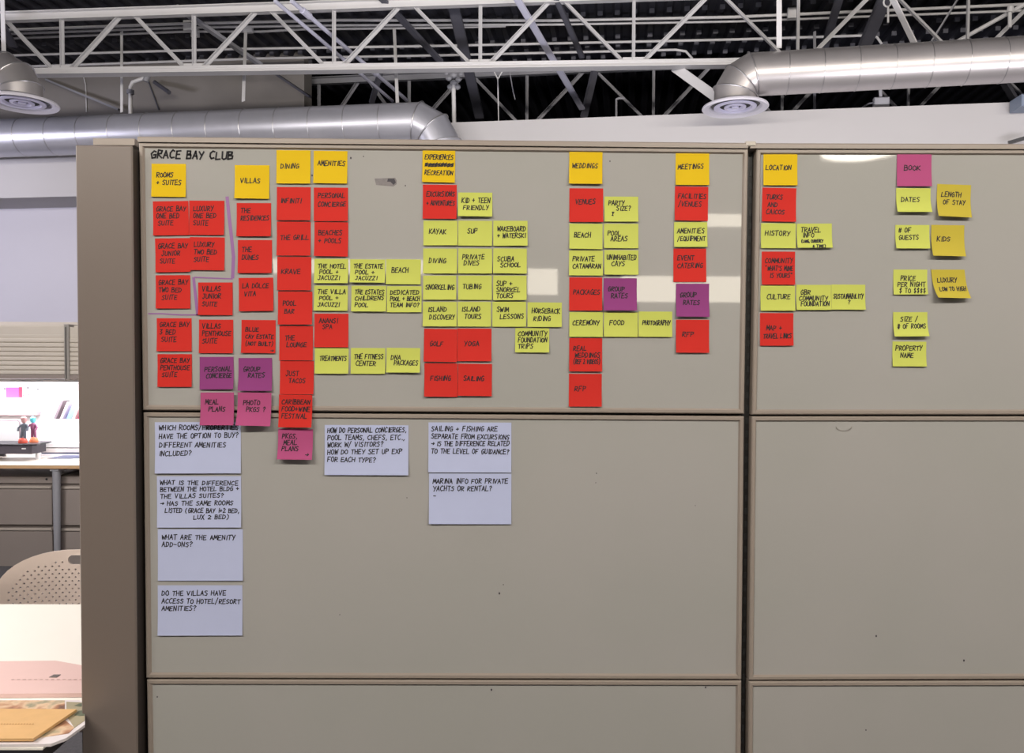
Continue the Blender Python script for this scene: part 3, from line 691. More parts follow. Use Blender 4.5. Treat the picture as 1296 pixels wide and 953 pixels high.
for (T, x, y, r) in ((T1, 444, 200, 1.6), (T1, 460, 198, 1.0), (T1, 513, 235, 1.1), (T1, 772, 204, 1.1), (T1, 395, 222, 1.5), (T2, 632, 751, 1.6), (T2, 637, 740, .9), (T2, 755, 599, 1.0), (T2, 754, 611, .8), (T5, 1109, 805, 1.6), (T5, 1220, 836, 1.6),
                     (T2, 515, 630, .8), (T3, 622, 873, 1.6), (T3, 893, 870, 1.5), (T4, 1265, 524, 1.5), (T6, 1096, 924, 1.2), (T6, 199, 882, 1.2), (T4, 1070, 524, 1.2), (T2, 430, 778, .8), (T2, 880, 640, .7)):
    c = PY(x, y, YS-0.0004); b = MB(); b.poly([c + Vector((math.cos(a)*r*.7*PXM, 0, math.sin(a)*r*PXM)) for a in [i*math.pi/3 for i in range(6)]], (0, 0.0003, 0)); b.build('ink_speck', smear_dark, T)
b = MB(); c = PY(1068, 540, YS-0.0004)
for k in range(9):
    a0, a1 = math.pi + k*math.pi/9, math.pi + (k+1)*math.pi/9
    ribbon(b, [(c.x+.018*math.cos(a0), c.z+.010*math.sin(a0)), (c.x+.018*math.cos(a1), c.z+.010*math.sin(a1))], 0.002, lambda x, z: Vector((x, YS-.0004, z)))
b.build('tape_residue', mat('tape_residue', (0.30, 0.28, 0.25), 0.5), T5, fixn=False)

# ------------------------------------------------------------------ sticky notes and cards
NCOUNT = [0]
def note(kind, x0, y0, x1, y1, tilt, tx, ty, pitch, text, label, lift=0.004, adv=4.35, cap=6.0, yb=None, wd=0.0020, skew=0.0, name='sticky_note', cat='sticky note', group='sticky notes on the whiteboards'):
    i = NCOUNT[0]; NCOUNT[0] += 1
    base = (YS if yb is None else yb) - 0.0006 - 0.00035*(i % 3)
    cen = PY((x0+x1)/2, (y0+y1)/2, base)
    a = PY(x0, (y0+y1)/2, base); c = PY(x1, (y0+y1)/2, base); W = c.x - a.x
    a = PY((x0+x1)/2, y0, base); c = PY((x0+x1)/2, y1, base); H = a.z - c.z
    ca, sa = math.cos(math.radians(tilt)), math.sin(math.radians(tilt))
    if lift > 0.003: lift = lift * rng.uniform(.75, 1.25)
    side = rng.uniform(-.25, .25)
    def f(u, v, off=0.0):           # u 0..1 across, v 0..1 downwards
        x = (u-.5)*W; z = (.5-v)*H
        bend = lift * max(0.0, v-.22)**2 / .61 * (1 + side*(u-.5)*2)
        x += skew * v * W; z += 0.25*bend
        return Vector((cen.x + x*ca - z*sa, base - bend - off, cen.z + x*sa + z*ca))
    b = MB(); nu, nv = 3, 7
    for j in range(nv+1):
        for k in range(nu+1): b.v.append(f(k/nu, j/nv, 0.0002))
    F = len(b.v)
    for j in range(nv+1):
        for k in range(nu+1): b.v.append(f(k/nu, j/nv, -0.0001))
    for j in range(nv):
        for k in range(nu):
            q = j*(nu+1)+k; b.f.append((q, q+nu+1, q+nu+2, q+1)); b.mi.append(0); b.f.append((F+q, F+q+1, F+q+nu+2, F+q+nu+1)); b.mi.append(0)
    bd = [k for k in range(nu+1)] + [(j)*(nu+1)+nu for j in range(1, nv+1)] + [nv*(nu+1)+k for k in range(nu-1, -1, -1)] + [j*(nu+1) for j in range(nv-1, 0, -1)]
    for p, q in zip(bd, bd[1:]+bd[:1]): b.f.append((p, q, F+q, F+p)); b.mi.append(0)
    t = thing(name, (cen.x, base, cen.z), label, cat, group)
    b.build('paper', PAPER[kind], t, smooth=True, fixn=False)
    # handwriting follows the curl
    ink_b = MB(); hp = cap*PXM
    Wp = W/PXM
    for li, line in enumerate(text.split('|')):
        ind = len(line.lstrip('^')) - len(line.lstrip('^').lstrip(' ')); small = line.startswith('^'); line = line.lstrip('^').strip(' ')
        if not line: continue
        a_ = adv; avail = Wp - tx - ind*2.0 - 2.0
        n_eff = sum(.75 if ch == ' ' else .55 if ch in "I1,.'" else 1 for ch in line)
        if n_eff*a_ > avail: a_ = avail/n_eff
        sk, _ = strokes(line, a_*(.75 if small else 1)*PXM, hp*(.6 if small else 1))
        ox = (tx + ind*2.0)*PXM; oz = (ty + li*pitch + cap/2)*PXM
        dr = rng.uniform(-.012, .02)
        for pl in sk: ribbon(ink_b, pl, wd, lambda x, z: f((ox+x)/W, (oz-z-x*dr)/H, 0.0005))
    ink_b.build('handwriting', ink, t, fixn=False)
    return t
S = 'sticky note reading '
Y_, R_, G_, P_, K_, M_ = 'yellow', 'red', 'green', 'purple', 'pink', 'mustard'
def n(k, x0, y0, x1, y1, tilt, tx, ty, p, text, lab=None, **kw):
    col = {'green': 'light green'}.get(k, k)
    if lab is None: lab = col + ' ' + S + text.replace('|', ' ').replace('>', '').replace('*', '').replace('~', '').lower().strip()
    lab = ' '.join(lab.split())
    note(k, x0, y0, x1, y1, tilt, tx, ty, p, text, lab, **kw)
n(Y_, 192, 207.3, 235.5, 250, 0, 6, 14, 9.5, 'ROOMS|+ SUITES', 'yellow sticky note reading rooms and suites, below the black title')
n(Y_, 297.3, 209, 341, 252.4, 0, 7, 19.5, 10, 'VILLAS', 'yellow sticky note reading villas', adv=4.6)
n(Y_, 350, 190.2, 393, 233, 0, 5, 20, 10, 'DINING', adv=4.7)
n(Y_, 397, 191, 439.7, 233, -.3, 5, 15.5, 10, 'AMENITIES', 'yellow sticky note reading amenities, beside the dining note')
n(Y_, 534.6, 188.6, 576, 231.7, -.6, 3, 10, 10, 'EXPERIENCES|~~~~~~~~~|RECREATION', 'yellow sticky note with experiences and a crossed-out line over recreation', wd=.0019)
n(Y_, 720.3, 190.2, 762.3, 234, -.4, 4, 19.5, 10, 'WEDDINGS', lift=.006)
n(Y_, 855, 192, 897.5, 235, 0, 3, 19, 10, 'MEETINGS')
n(Y_, 966, 192, 1009, 235.5, 0, 3, 20, 10, 'LOCATION')
n(K_, 1135, 192.4, 1178.6, 236.7, 0, 9, 20, 10, 'BOOK', 'magenta sticky note reading book', adv=5.4)
# rooms + suites
n(R_, 194, 254.6, 239, 298.5, 1.2, 4, 9.5, 9, 'GRACE BAY|ONE BED| SUITE', 'red sticky note ending one bed suite, first below rooms and suites', lift=.003)
n(R_, 239.6, 254, 284, 298, 0, 5, 10, 9, 'LUXURY|ONE BED|SUITE', 'red sticky note reading luxury one bed suite', lift=.003)
n(R_, 196.8, 301.5, 241.2, 345, 1.2, 3.5, 9.5, 9.5, 'GRACE BAY|  JUNIOR| SUITE', 'red sticky note ending junior suite, second in the first column of suites', lift=.003)
n(R_, 240.5, 300.3, 284.4, 342.6, -.3, 5, 9, 9.5, 'LUXURY|TWO BED|SUITE', 'red sticky note reading luxury two bed suite', lift=.004)
n(R_, 197.4, 348.3, 241, 391, .6, 3.5, 9, 9.5, 'GRACE BAY|TWO BED|  SUITE', 'red sticky note ending two bed suite, between two purple marker lines', lift=.003)
n(R_, 251, 357.5, 294.6, 399.3, .3, 5, 8, 9.5, 'VILLAS|JUNIOR|SUITE', 'red sticky note reading villas junior suite', lift=.003)
n(R_, 198.7, 402.7, 242.8, 445, .4, 3.5, 8, 9.5, 'GRACE BAY|3 BED| SUITE', 'red sticky note ending 3 bed suite, just under the lower purple line', lift=.003)
n(R_, 252, 404.6, 295.3, 447.4, 0, 4, 8, 9.5, 'VILLAS|PENTHOUSE|SUITE', 'red sticky note reading villas penthouse suite', lift=.003)
n(R_, 199.6, 448.2, 243, 490, .3, 3.5, 8, 9, 'GRACE BAY|PENTHOUSE| SUITE', 'red sticky note ending penthouse suite, bottom of the first column', lift=.003)
# villas
n(R_, 299.7, 257, 343.3, 300, .3, 5, 9.5, 9.5, 'THE|RESIDENCES')
n(R_, 301.2, 303.8, 344.4, 346.4, .2, 5, 12, 10, 'THE|DUNES', lift=.005)
n(R_, 302.6, 351.6, 346.1, 394.3, 1.0, 4.5, 10, 10, 'LA DOLCE| VITA', 'red sticky note, third below the villas note', lift=.005)
n(R_, 305.7, 405, 349, 447.4, -.2, 5, 12, 9, 'BLUE|CAY ESTATE|(NOT BUILT)|                >', 'red sticky note with a small arrow in its corner, in the villas column', lift=.004, cap=5)
n(P_, 253, 451.7, 296, 493.3, .6, 6, 15.5, 8.5, 'PERSONAL| CONCIERGE|', 'purple sticky note reading personal concierge', lift=.006)
n(P_, 302.2, 453, 344.6, 495.6, .6, 6, 14, 8, 'GROUP|   RATES', 'purple sticky note reading group rates, lowest but one under villas', lift=.008)
n(K_, 254, 496.7, 296.3, 538.8, .4, 6, 12, 9, 'MEAL|  PLANS', 'mauve sticky note reading meal plans across the first tile seam', lift=.008, yb=-.003)
n(K_, 300.8, 496.9, 343.4, 540, -.6, 7, 13, 8, 'PHOTO|  PKGS ?', 'mauve sticky note reading photo packages across the tile seam', lift=.010, yb=-.003)
# dining
n(R_, 350.5, 236.8, 393.3, 279.6, 0, 4.5, 17, 10, 'INFINITI', 'red sticky note directly under the dining note', lift=.004)
n(R_, 350.5, 280.6, 393.3, 324.3, 0, 4.5, 20, 10, 'THE GRILL')
n(R_, 351, 325.2, 394, 368, 0, 5, 18.5, 10, 'KRAVE', 'red sticky note with one word, third below dining', adv=5)
n(R_, 352, 369, 395.4, 411.5, 0, 6, 15, 10, 'POOL| BAR', 'red sticky note reading pool bar')
n(R_, 353.7, 412.6, 396.2, 456.6, 0, 7, 15, 8.5, 'THE| LOUNGE')
n(R_, 354.5, 456.9, 397.2, 499.4, 0, 7, 16, 9, 'JUST|  TACOS')
n(R_, 353, 499.6, 395.2, 541.6, -.6, 3.5, 9, 9, 'CARIBBEAN|FOOD+WINE|FESTIVAL', 'red sticky note reading caribbean food and wine festival across the seam', yb=-.003, lift=.006)
n(K_, 352, 543, 396, 582.3, -.5, 5, 9, 8, 'PKGS,| MEAL|PLANS|               >', 'mauve sticky note below the seam with a corner arrow, bottom of dining', lift=.012, yb=-.001)
# amenities
n(R_, 397.3, 237.5, 440.5, 280.6, .2, 5, 10, 11, 'PERSONAL|CONCIERGE', 'red sticky note reading personal concierge')
n(R_, 398, 281.2, 440.6, 325.3, -.2, 5, 13.5, 10, 'BEACHES|+ POOLS')
n(R_, 398, 397, 441, 440, 0, 6, 9, 7.5, 'ANANSI|  SPA', 'red sticky note with spa on it, under the villa pool note')
n(G_, 397.8, 327.6, 440.6, 359.3, 0, 4.5, 9, 7.7, 'THE HOTEL| POOL +|JACUZZI', lift=.007, cap=5.4)
n(G_, 443.2, 328.3, 487.4, 358.8, -.2, 4.5, 8.5, 7.9, 'THE ESTATE| POOL +| JACUZZI', lift=.007, cap=5.4)
n(G_, 488.7, 328.2, 532.5, 360.4, 0, 7, 14, 9, 'BEACH', 'light green sticky note reading beach, in the amenities rows', lift=.004)
n(G_, 397.6, 361.6, 440.2, 393.9, 0, 4.5, 7.5, 8.3, 'THE VILLA| POOL +|JACUZZI', cap=5.4)
n(G_, 444.8, 361.8, 488.8, 394.9, 0, 4.5, 7.5, 8.5, 'THE ESTATES|CHILDRENS|POOL', cap=5.4)
n(G_, 489.8, 362.2, 533.6, 395.8, .2, 4, 8, 8, 'DEDICATED|POOL + BEACH|TEAM INFO?', cap=5.4)
n(G_, 398.6, 440.5, 441.2, 473.5, 0, 6, 13, 9, 'TREATMENTS')
n(G_, 444.2, 440.5, 487.6, 473.5, 0, 4, 11, 8.5, 'THE FITNESS| CENTER')
n(G_, 489.2, 440.4, 531.7, 472.3, -.3, 5.5, 12, 7, 'DNA|  PACKAGES', 'light green sticky note ending packages, right of the fitness center note', lift=.008)
# experiences
n(R_, 535.2, 233.8, 578, 277.7, -.2, 4.5, 12, 11, 'EXCURSIONS|+ ADVENTURES')
n(G_, 579.8, 243.8, 623, 275.4, 0, 4.5, 10, 9.3, 'KID + TEEN| FRIENDLY', lift=.008)
G2 = [(536, 279.4, 579, 311.3, 'KAYAK', 7, 13.5, 0, None), (580, 279.4, 622.8, 311.6, 'SUP', 11.5, 13, 0, 'light green sticky note reading only sup'), (624.4, 279.4, 667.7, 311.8, 'WAKEBOARD|+ WATERSKI', 5, 10, 9, None),
      (535.6, 314.5, 578.4, 346.8, 'DIVING', 7, 15.5, 0, None), (580, 314.5, 622.8, 346.8, 'PRIVATE| DIVES', 5, 11, 7.5, None), (624.2, 314.5, 666.7, 346.8, 'SCUBA|  SCHOOL', 5, 13.5, 7.3, None),
      (535.6, 348.8, 577.5, 380, 'SNORKELING', 3, 14.5, 0, None), (580, 348.8, 622.5, 380, 'TUBING', 5.5, 14, 0, None), (624.2, 348.8, 666.4, 380.6, 'SUP +|SNORKEL|TOURS', 4, 10, 8, 'light green sticky note reading sup and snorkel tours'),
      (535.3, 382, 578, 413.8, 'ISLAND| DISCOVERY', 6, 9.5, 10, None), (579.2, 382, 621.4, 413.8, 'ISLAND|  TOURS', 4.5, 9.5, 9, None), (623.2, 382, 665.8, 414, 'SWIM|  LESSONS', 5.5, 9.5, 9.3, None),
      (667.6, 382.8, 711, 414.4, 'HORSEBACK| RIDING', 5.5, 10.5, 10, None), (652, 415.4, 695, 446.6, 'COMMUNITY|FOUNDATION|TRIPS', 3.5, 7, 8.2, None)]
for (a, b_, c, d, tx_, x_, y_, p_, l_) in G2: n(G_, a, b_, c, d, rng.uniform(-.3, .3), x_, y_, p_, tx_, l_, adv=4.4)
n(R_, 536.6, 416.2, 578.6, 458.5, -.5, 7.5, 19, 9, 'GOLF')
n(R_, 579, 415.8, 622, 457.7, 0, 8.5, 19, 9, 'YOGA', adv=4.9)
n(R_, 537.1, 459.9, 579.2, 502.6, 0, 7.5, 19, 9, 'FISHING')
n(R_, 579.7, 460.4, 622.5, 501.7, -.4, 7, 18.5, 9, 'SAILING', 'red sticky note reading sailing')
# weddings
n(R_, 720.6, 238.4, 763.3, 281.8, 0, 7.5, 17, 9, 'VENUES', 'red sticky note reading venues, under weddings')
n(G_, 764.9, 248.9, 807.6, 281.3, 0, 5, 8, 6.8, 'PARTY|     SIZE?|  *', 'light green sticky note reading party size with a small doodle', adv=4.2)
n(G_, 720.5, 283.2, 762.5, 315.8, -.2, 6, 14, 9, 'BEACH', 'light green sticky note reading beach, under the venues note')
n(G_, 764.4, 283.2, 807.8, 314.8, .2, 4.5, 12, 7, 'POOL|  AREAS')
n(G_, 720.2, 317.2, 763, 349.3, 0, 4.5, 10, 9.5, 'PRIVATE|CATAMARAN')
n(G_, 764.8, 316.6, 807.8, 348.5, 0, 3, 9, 8.2, 'UNINHABITED|   CAYS')
n(R_, 720.4, 351.1, 762, 393.7, 0, 5, 18.5, 9, 'PACKAGES', 'red sticky note reading packages')
n(P_, 763.8, 352.1, 805.8, 394.2, 0, 5.5, 13.5, 9, 'GROUP|  RATES', 'purple sticky note reading group rates, beside the packages note', lift=.009)
n(G_, 720.5, 395, 763, 426.8, 0, 4, 13.5, 9, 'CEREMONY')
n(G_, 764.3, 395, 807.2, 426.8, 0, 7, 13.5, 9, 'FOOD', 'light green sticky note reading only food', adv=4.9)
n(G_, 808, 394.3, 850.6, 426.8, 0, 5, 14, 9, 'PHOTOGRAPHY')
n(R_, 720.4, 428, 762, 470.6, 0, 5, 13, 8.5, 'REAL| WEDDINGS|(REF 2 VIDEOS)', 'red sticky note reading real weddings')
n(R_, 720, 473.1, 761.5, 515, 0, 7, 19, 9, 'RFP', 'red sticky note reading RFP, bottom of the weddings column', adv=5.2)
# meetings
n(R_, 854, 236.2, 896, 280, -.6, 4, 12, 10, 'FACILITIES|/VENUES', 'red sticky note reading facilities and venues, under meetings')
n(G_, 853, 281.2, 895, 313.4, .3, 4, 11, 10, 'AMENITIES|/EQUIPMENT', 'light green sticky note reading amenities and equipment')
n(R_, 852.2, 314.8, 893.6, 357.4, .2, 5, 11.5, 10, 'EVENT|CATERING')
n(P_, 855.4, 359, 897.3, 402, 0, 5, 14.5, 9.5, 'GROUP|  RATES', 'purple sticky note reading group rates, under event catering', lift=.008)
n(R_, 855.4, 404.7, 897.3, 447, 0, 8, 18.5, 9, 'RFP', 'red sticky note reading RFP, bottom of the meetings column', adv=5.2)
# location
n(R_, 964.4, 237.8, 1007.3, 281.3, -.8, 5, 11.5, 9.5, 'TURKS| AND|CAICOS')
n(G_, 963, 282.6, 1006.9, 314.8, 0, 5, 12.5, 9, 'HISTORY', adv=5)
n(G_, 1008.4, 283, 1052.7, 314.8, .6, 5, 8, 6.8, 'TRAVEL| INFO|^(LANG, CURRENCY|^       & TIME)', 'light green sticky note reading travel info with a bracketed line', lift=.006)
n(R_, 963.9, 318.5, 1006, 361, .2, 4, 11.5, 9.5, 'COMMUNITY|"WHAT\'S MINE|   IS YOURS"', 'red sticky note reading community and a line in quotation marks', wd=.0019)
n(G_, 962.4, 361.6, 1006, 393.9, 0, 8, 14, 9, 'CULTURE')
n(G_, 1007.7, 360.5, 1051.7, 392.9, .2, 3.5, 9.5, 7.5, ' GBR|COMMUNITY| FOUNDATION')
n(G_, 1052, 360.2, 1094.8, 392.7, 0, 2.5, 15, 7, 'SUSTAINABILITY|         ?', 'light green sticky note reading sustainability with a question mark')
n(R_, 961.8, 396.2, 1003.9, 438, .2, 4, 19, 10.5, '  MAP +|TRAVEL LINKS', 'red sticky note reading map and travel links')
# book
n(G_, 1134, 238.2, 1177.5, 270.3, 0, 6, 14.5, 9, 'DATES', lift=.008, adv=4.9)
n(M_, 1185.2, 233.5, 1228, 277, -1.6, 5.5, 13, 10, 'LENGTH| OF STAY', lift=.012)
n(G_, 1133, 284.8, 1176, 315.7, .4, 4, 6.5, 9.5, '# OF|GUESTS', 'light green sticky note reading number of guests', lift=.007)
n(M_, 1178.2, 284.8, 1220, 326.3, -.4, 7, 18, 9, 'KIDS', 'mustard sticky note reading kids', lift=.010, adv=5)
n(G_, 1130.5, 341.2, 1173.3, 373.5, .3, 5, 11, 8, '  PRICE|PER NIGHT| $ TO $$$$', 'light green sticky note reading price per night with dollar signs', lift=.004)
n(M_, 1178, 341.2, 1220.4, 379.8, .2, 6, 13.5, 12, 'LUXURY|LOW TO HIGH', 'mustard sticky note reading luxury, low to high, curling off the board', lift=.020, skew=.11)
n(G_, 1130.2, 395, 1173.5, 427.2, .3, 5, 9, 9.5, '  SIZE /|# OF ROOMS', 'light green sticky note reading size and number of rooms', lift=.010)
n(G_, 1129.3, 432.3, 1172, 464.3, -.2, 4, 8.5, 9, 'PROPERTY|   NAME', lift=.005)
# small extra writing on the travel note
def card(x0, y0, x1, y1, tilt, tx, ty, p, text, label, **kw):
    note('white', x0, y0, x1, y1, tilt, tx, ty, p, text, label, name='index_card', cat='index card', group='white index cards on the middle tile', lift=kw.pop('lift', .004), **kw)
card(196.5, 534.2, 305, 599.4, .4, 5, 7, 11, 'WHICH ROOMS/PROPERTIES|HAVE THE OPTION TO BUY?|DIFFERENT AMENITIES|INCLUDED?', 'white index card about which rooms have the option to buy', adv=4.9)
card(199, 602.7, 305.4, 667.8, .3, 4, 8, 8.9, 'WHAT IS THE DIFFERENCE|BETWEEN THE HOTEL BLDG +|THE VILLAS SUITES?|> HAS THE SAME ROOMS|   LISTED (GRACE BAY 1+2 BED,|                     LUX 2 BED)', 'white index card full of writing about the difference between the villas suites', adv=4.9, cap=5.4)
card(200, 669.8, 307.6, 735, .2, 5, 10, 9.5, 'WHAT ARE THE AMENITY|ADD-ONS?', 'white index card asking what are the amenity add-ons', adv=5.0)
card(200, 740.8, 307, 804.2, .2, 5, 10, 9.8, 'DO THE VILLAS HAVE|ACCESS TO HOTEL/RESORT|AMENITIES?', 'white index card asking do the villas have access to resort amenities', adv=4.9)
card(411, 538, 517, 601.6, 0, 3.5, 7, 9.2, 'HOW DO PERSONAL CONCIERGES,|POOL TEAMS, CHEFS, ETC.,|WORK W/ VISITORS?|HOW DO THEY SET UP EXP|FOR EACH TYPE?', 'white index card asking how personal concierges work with visitors', adv=4.6)
card(542.3, 534.7, 647.2, 598.2, .1, 3.5, 8, 9.5, 'SAILING + FISHING ARE|SEPARATE FROM EXCURSIONS|> IS THE DIFFERENCE RELATED|TO THE LEVEL OF GUIDANCE?', 'white index card about sailing and fishing separate from excursions', adv=4.6)
card(543, 599.3, 647.2, 663.5, .1, 5, 10, 9.4, 'MARINA INFO FOR PRIVATE|YACHTS OR RENTAL?|-', 'white index card about marina info for private yachts', adv=4.6)

# ------------------------------------------------------------------ left background: workstation seen past the end panel
# partition behind the desk
DW = 5.60
ANL = math.radians(2.0)
def LB(px, py, D): return PD(px, py, D)
def lbox(mb, x0, y0, x1, y1, D, dpt, k=0, bev=0.0):
    """box whose front face fills the measured rectangle at distance D, dpt deep, square to the board"""
    a = PD(x0, y1, D); c = PD(x1, y0, D)
    mb.box(a.x, c.x, a.y, a.y+dpt, a.z, c.z, k=k, bev=bev)
wk0 = PD(-250, 588, DW); wk1 = PD(170, 587, DW)
t = thing('rear_partition', PD(0, 700, 6.25), 'pale rear cubicle partition carrying the overhead bin', 'partition')
a = PD(-260, 410, 6.28); c = PD(190, 410, 6.28)
b = MB(); b.box(a.x, c.x, a.y, a.y+0.08, .72, PD(0, 412, 6.28).z); b.build('panel', white_plastic, t); YPANEL = a.y
b = MB(); b.box(a.x, c.x, a.y, a.y+0.08, 0, .72); b.build('shaded_lower_panel', mat('shaded_lower_panel', (.02, .018, .02), .7), t)  # near-black colour stands for the shadow under the worktop
b = MB(); b.box(a.x, c.x, a.y-.01, a.y+0.09, PD(0, 412, 6.28).z, PD(0, 412, 6.28).z+.03); b.build('top_cap', cream, t)
# overhead bin with ribbed tambour door
t = thing('overhead_bin', PD(0, 478, 5.9), 'cream overhead bin with a ribbed roll door above the bright desk', 'cabinet')
yF = PD(0, 478, 5.78).y; yB = PD(0, 410, 6.27).y
z0b, z1b = PD(0, 479, 5.78).z, PD(0, 410, 5.78).z
xa, xb = PD(-260, 440, 5.78).x, PD(190, 440, 5.78).x; xm = PD(84, 440, 5.78).x
for (s0_, s1_) in ((xa, xm-.012), (xm+.022, xb)):
    nr = 11; hh = (z1b-z0b-.03)/nr
    for i in range(nr):
        zz = z0b+.03+i*hh; b = MB()
        # rounded shoulder near the top
        fr = i/nr; push = 0.0 if fr < .6 else ((fr-.6)/.4)**2*.10
        b.box(s0_, s1_, yF+push, yF+push+.02, zz, zz+hh*.86, bev=0.006); b.build('slat', cream, t)
    b = MB(); b.box(s0_, s1_, yF+.012, yB, z0b, z1b-.02); b.build('body', cream, t)
    b = MB(); b.box(s0_, s1_, yF-.005, yF+.02, z0b, z0b+.028, bev=.004); b.build('door_pull', mat('bin_rail', (0.26, 0.22, 0.2), .4), t)
b = MB(); b.box(xm-.012, xm+.022, yF-.012, yB, z0b-.012, z1b, bev=.008); b.build('end_bracket', mat('bracket_grey', (0.28, 0.26, 0.24), .4), t)
b = MB(); b.box(xm+.002, xm+.008, yF-.014, yF, z0b, z1b-.02); b.build('bracket_groove', black_core, t)
# task light under the bin
t = thing('task_light', (PD(30, 480, 6.0)), 'slim task light glowing under the overhead bin', 'lamp')
c0_ = PD(20, 481, 5.98); b = MB(); b.box(c0_.x-.9, c0_.x+1.0, c0_.y-.06, c0_.y+.06, z0b-.03, z0b-.0125); b.build('housing', white_plastic, t)
b = MB(); b.box(c0_.x-.85, c0_.x+.95, c0_.y-.05, c0_.y+.05, z0b-.034, z0b-.030); b.build('lens', mat('task_lens', (1, 1, 1), .5, emit=3.0, ecol=(1, .95, .98)), t)
area('task_glow', (c0_.x, c0_.y-.02, z0b-.045), (c0_.x, c0_.y+.15, 0), 1.7, .10, 24, (1, .95, .98))
# worktop
ZWK = PD(50, 588.5, DW).z
t = thing('worktop_desk', (PD(30, 600, DW).x, PD(30, 600, DW).y+.3, 0), 'pale worktop with a wood-edged front carrying papers and toys', 'desk')
ax, bx = PD(-250, 588, DW).x, PD(180, 588, DW).x; ay = PD(50, 588, DW).y
b = MB(); b.box(ax, bx, ay, ay+.66, ZWK-.004, ZWK); b.build('top_surface', mat('worktop_laminate', (0.75, 0.68, 0.6), .4), t)
b = MB(); b.box(ax, bx, ay+.001, ay+.66, ZWK-.026, ZWK-.004); b.build('wood_edge', mat('wood_edge', (0.60, 0.38, 0.20), .45, noise=.1, nscale=12), t)
lx = PD(71.5, 600, DW+.05)
b = MB(); b.tube([(lx.x, lx.y, ZWK-.026), (lx.x, lx.y, 0)], [.028, .02], 16); b.build('leg', grey_steel, t, smooth=True)
b = MB(); b.box(lx.x-.03, lx.x+.03, lx.y-.03, lx.y+.2, ZWK-.045, ZWK-.026); b.build('leg_bracket', grey_steel, t)
# lateral file cabinets
def cabinet(xa, xb, label):
    a = PD(xa, 603, 5.72); c = PD(xb, 603, 5.72)
    t = thing('file_cabinet', ((a.x+c.x)/2, a.y+.25, 0), label, 'cabinet', 'steel file cabinets under the worktop')
    zt = a.z
    b = MB(); b.box(a.x, c.x, a.y+.02, a.y+.5, .03, zt); b.build('body', file_mat, t)
    b = MB(); b.box(a.x, c.x, a.y, a.y+.02, PD(0, 612, 5.72).z, zt, bev=.003); b.build('top_rail', file_mat, t)
    q = PD(57, 607, 5.71)
    if a.x < q.x < c.x:
        b = MB(); b.tube([(q.x, a.y-.004, q.z), (q.x, a.y+.01, q.z)], .008, 10); b.build('lock', plastic_black, t)
    for (y0, y1) in ((614, 664.5), (667.5, 716), (719, 768)):
        z1 = PD(0, y0, 5.72).z; z0 = max(.04, PD(0, y1, 5.72).z)
        b = MB(); b.box(a.x+.004, c.x-.004, a.y-.012, a.y+.018, z0, z1-.028, bev=.004); d_ = b.build('drawer', file_mat, t)
        b = MB(); b.box(a.x+.004, c.x-.004, a.y-.022, a.y-.002, z1-.024, z1-.004, bev=.005); b.build('drawer_lip', file_edge, d_)
cabinet(-150, 66, 'taupe file cabinet under the worktop with a round lock')
cabinet(76, 190, 'taupe file cabinet under the worktop, past the round desk leg')
# things on the worktop (back to front)
def wp(px, D): q = PD(px, 560, D); return q.x, q.y
# paper trays and black tray with figures
ZW = ZWK
def zat(py, D): return PD(0, py, D).z
mg = paper('magenta_sheet', (0.62, 0.14, 0.55))
yP = YPANEL
def pinned(px0, py0, px1, py1, mt, label, name='pinned_sheet'):
    a = PY(px0, py1, yP); c = PY(px1, py0, yP); b = MB(); b.box(a.x, c.x, yP-.004, yP-.001, a.z, c.z)
    return tag(b.build(name, mt), label, 'paper', 'papers pinned under the overhead bin')
pinned(8, 490.5, 24, 503, mg, 'small magenta paper pinned under the overhead bin')
pinned(24.5, 490, 28, 503, mat('crimson_paper', (.6, .05, .12), .7), 'narrow crimson paper strip beside the magenta one')
for (x, y, r) in ((6, 492, 1.2), (35.5, 491, 1.4), (48, 492.5, 1.3), (30, 500, 1.2), (36, 499.5, 1.2)):
    q = PY(x, y, yP); b = MB(); b.lathe(Vector((0, 0, 0)), [(.0001, .008), (r*.006*.7, .007), (r*.006, .003), (r*.0055, 0)], 10)
    for i in range(len(b.v)): v = b.v[i]; b.v[i] = Vector((q.x+v.x, yP-v.z-.001, q.z+v.y))
    tag(b.build('magnet', grey_steel), {6: 'tiny grey magnet at the left corner of the magenta paper', 35.5: 'tiny grey magnet, upper one nearest the crimson strip', 48: 'tiny grey magnet farthest from the magenta paper', 30: 'tiny grey magnet, lower one nearest the crimson strip', 36: 'tiny grey magnet of the lower two, farther from the crimson strip'}[x], 'magnet', 'small grey magnets')
b = MB(); a = PY(-40, 523.5, yP-.05); c = PY(48, 522, yP-.05); b.box(a.x, c.x, yP-.07, yP-.002, a.z-.008, c.z+.004)
tag(b.build('tool_rail', mat('rail_mauve', (.45, .33, .36), .4)), 'thin mauve tool rail on the rear partition', 'rail')
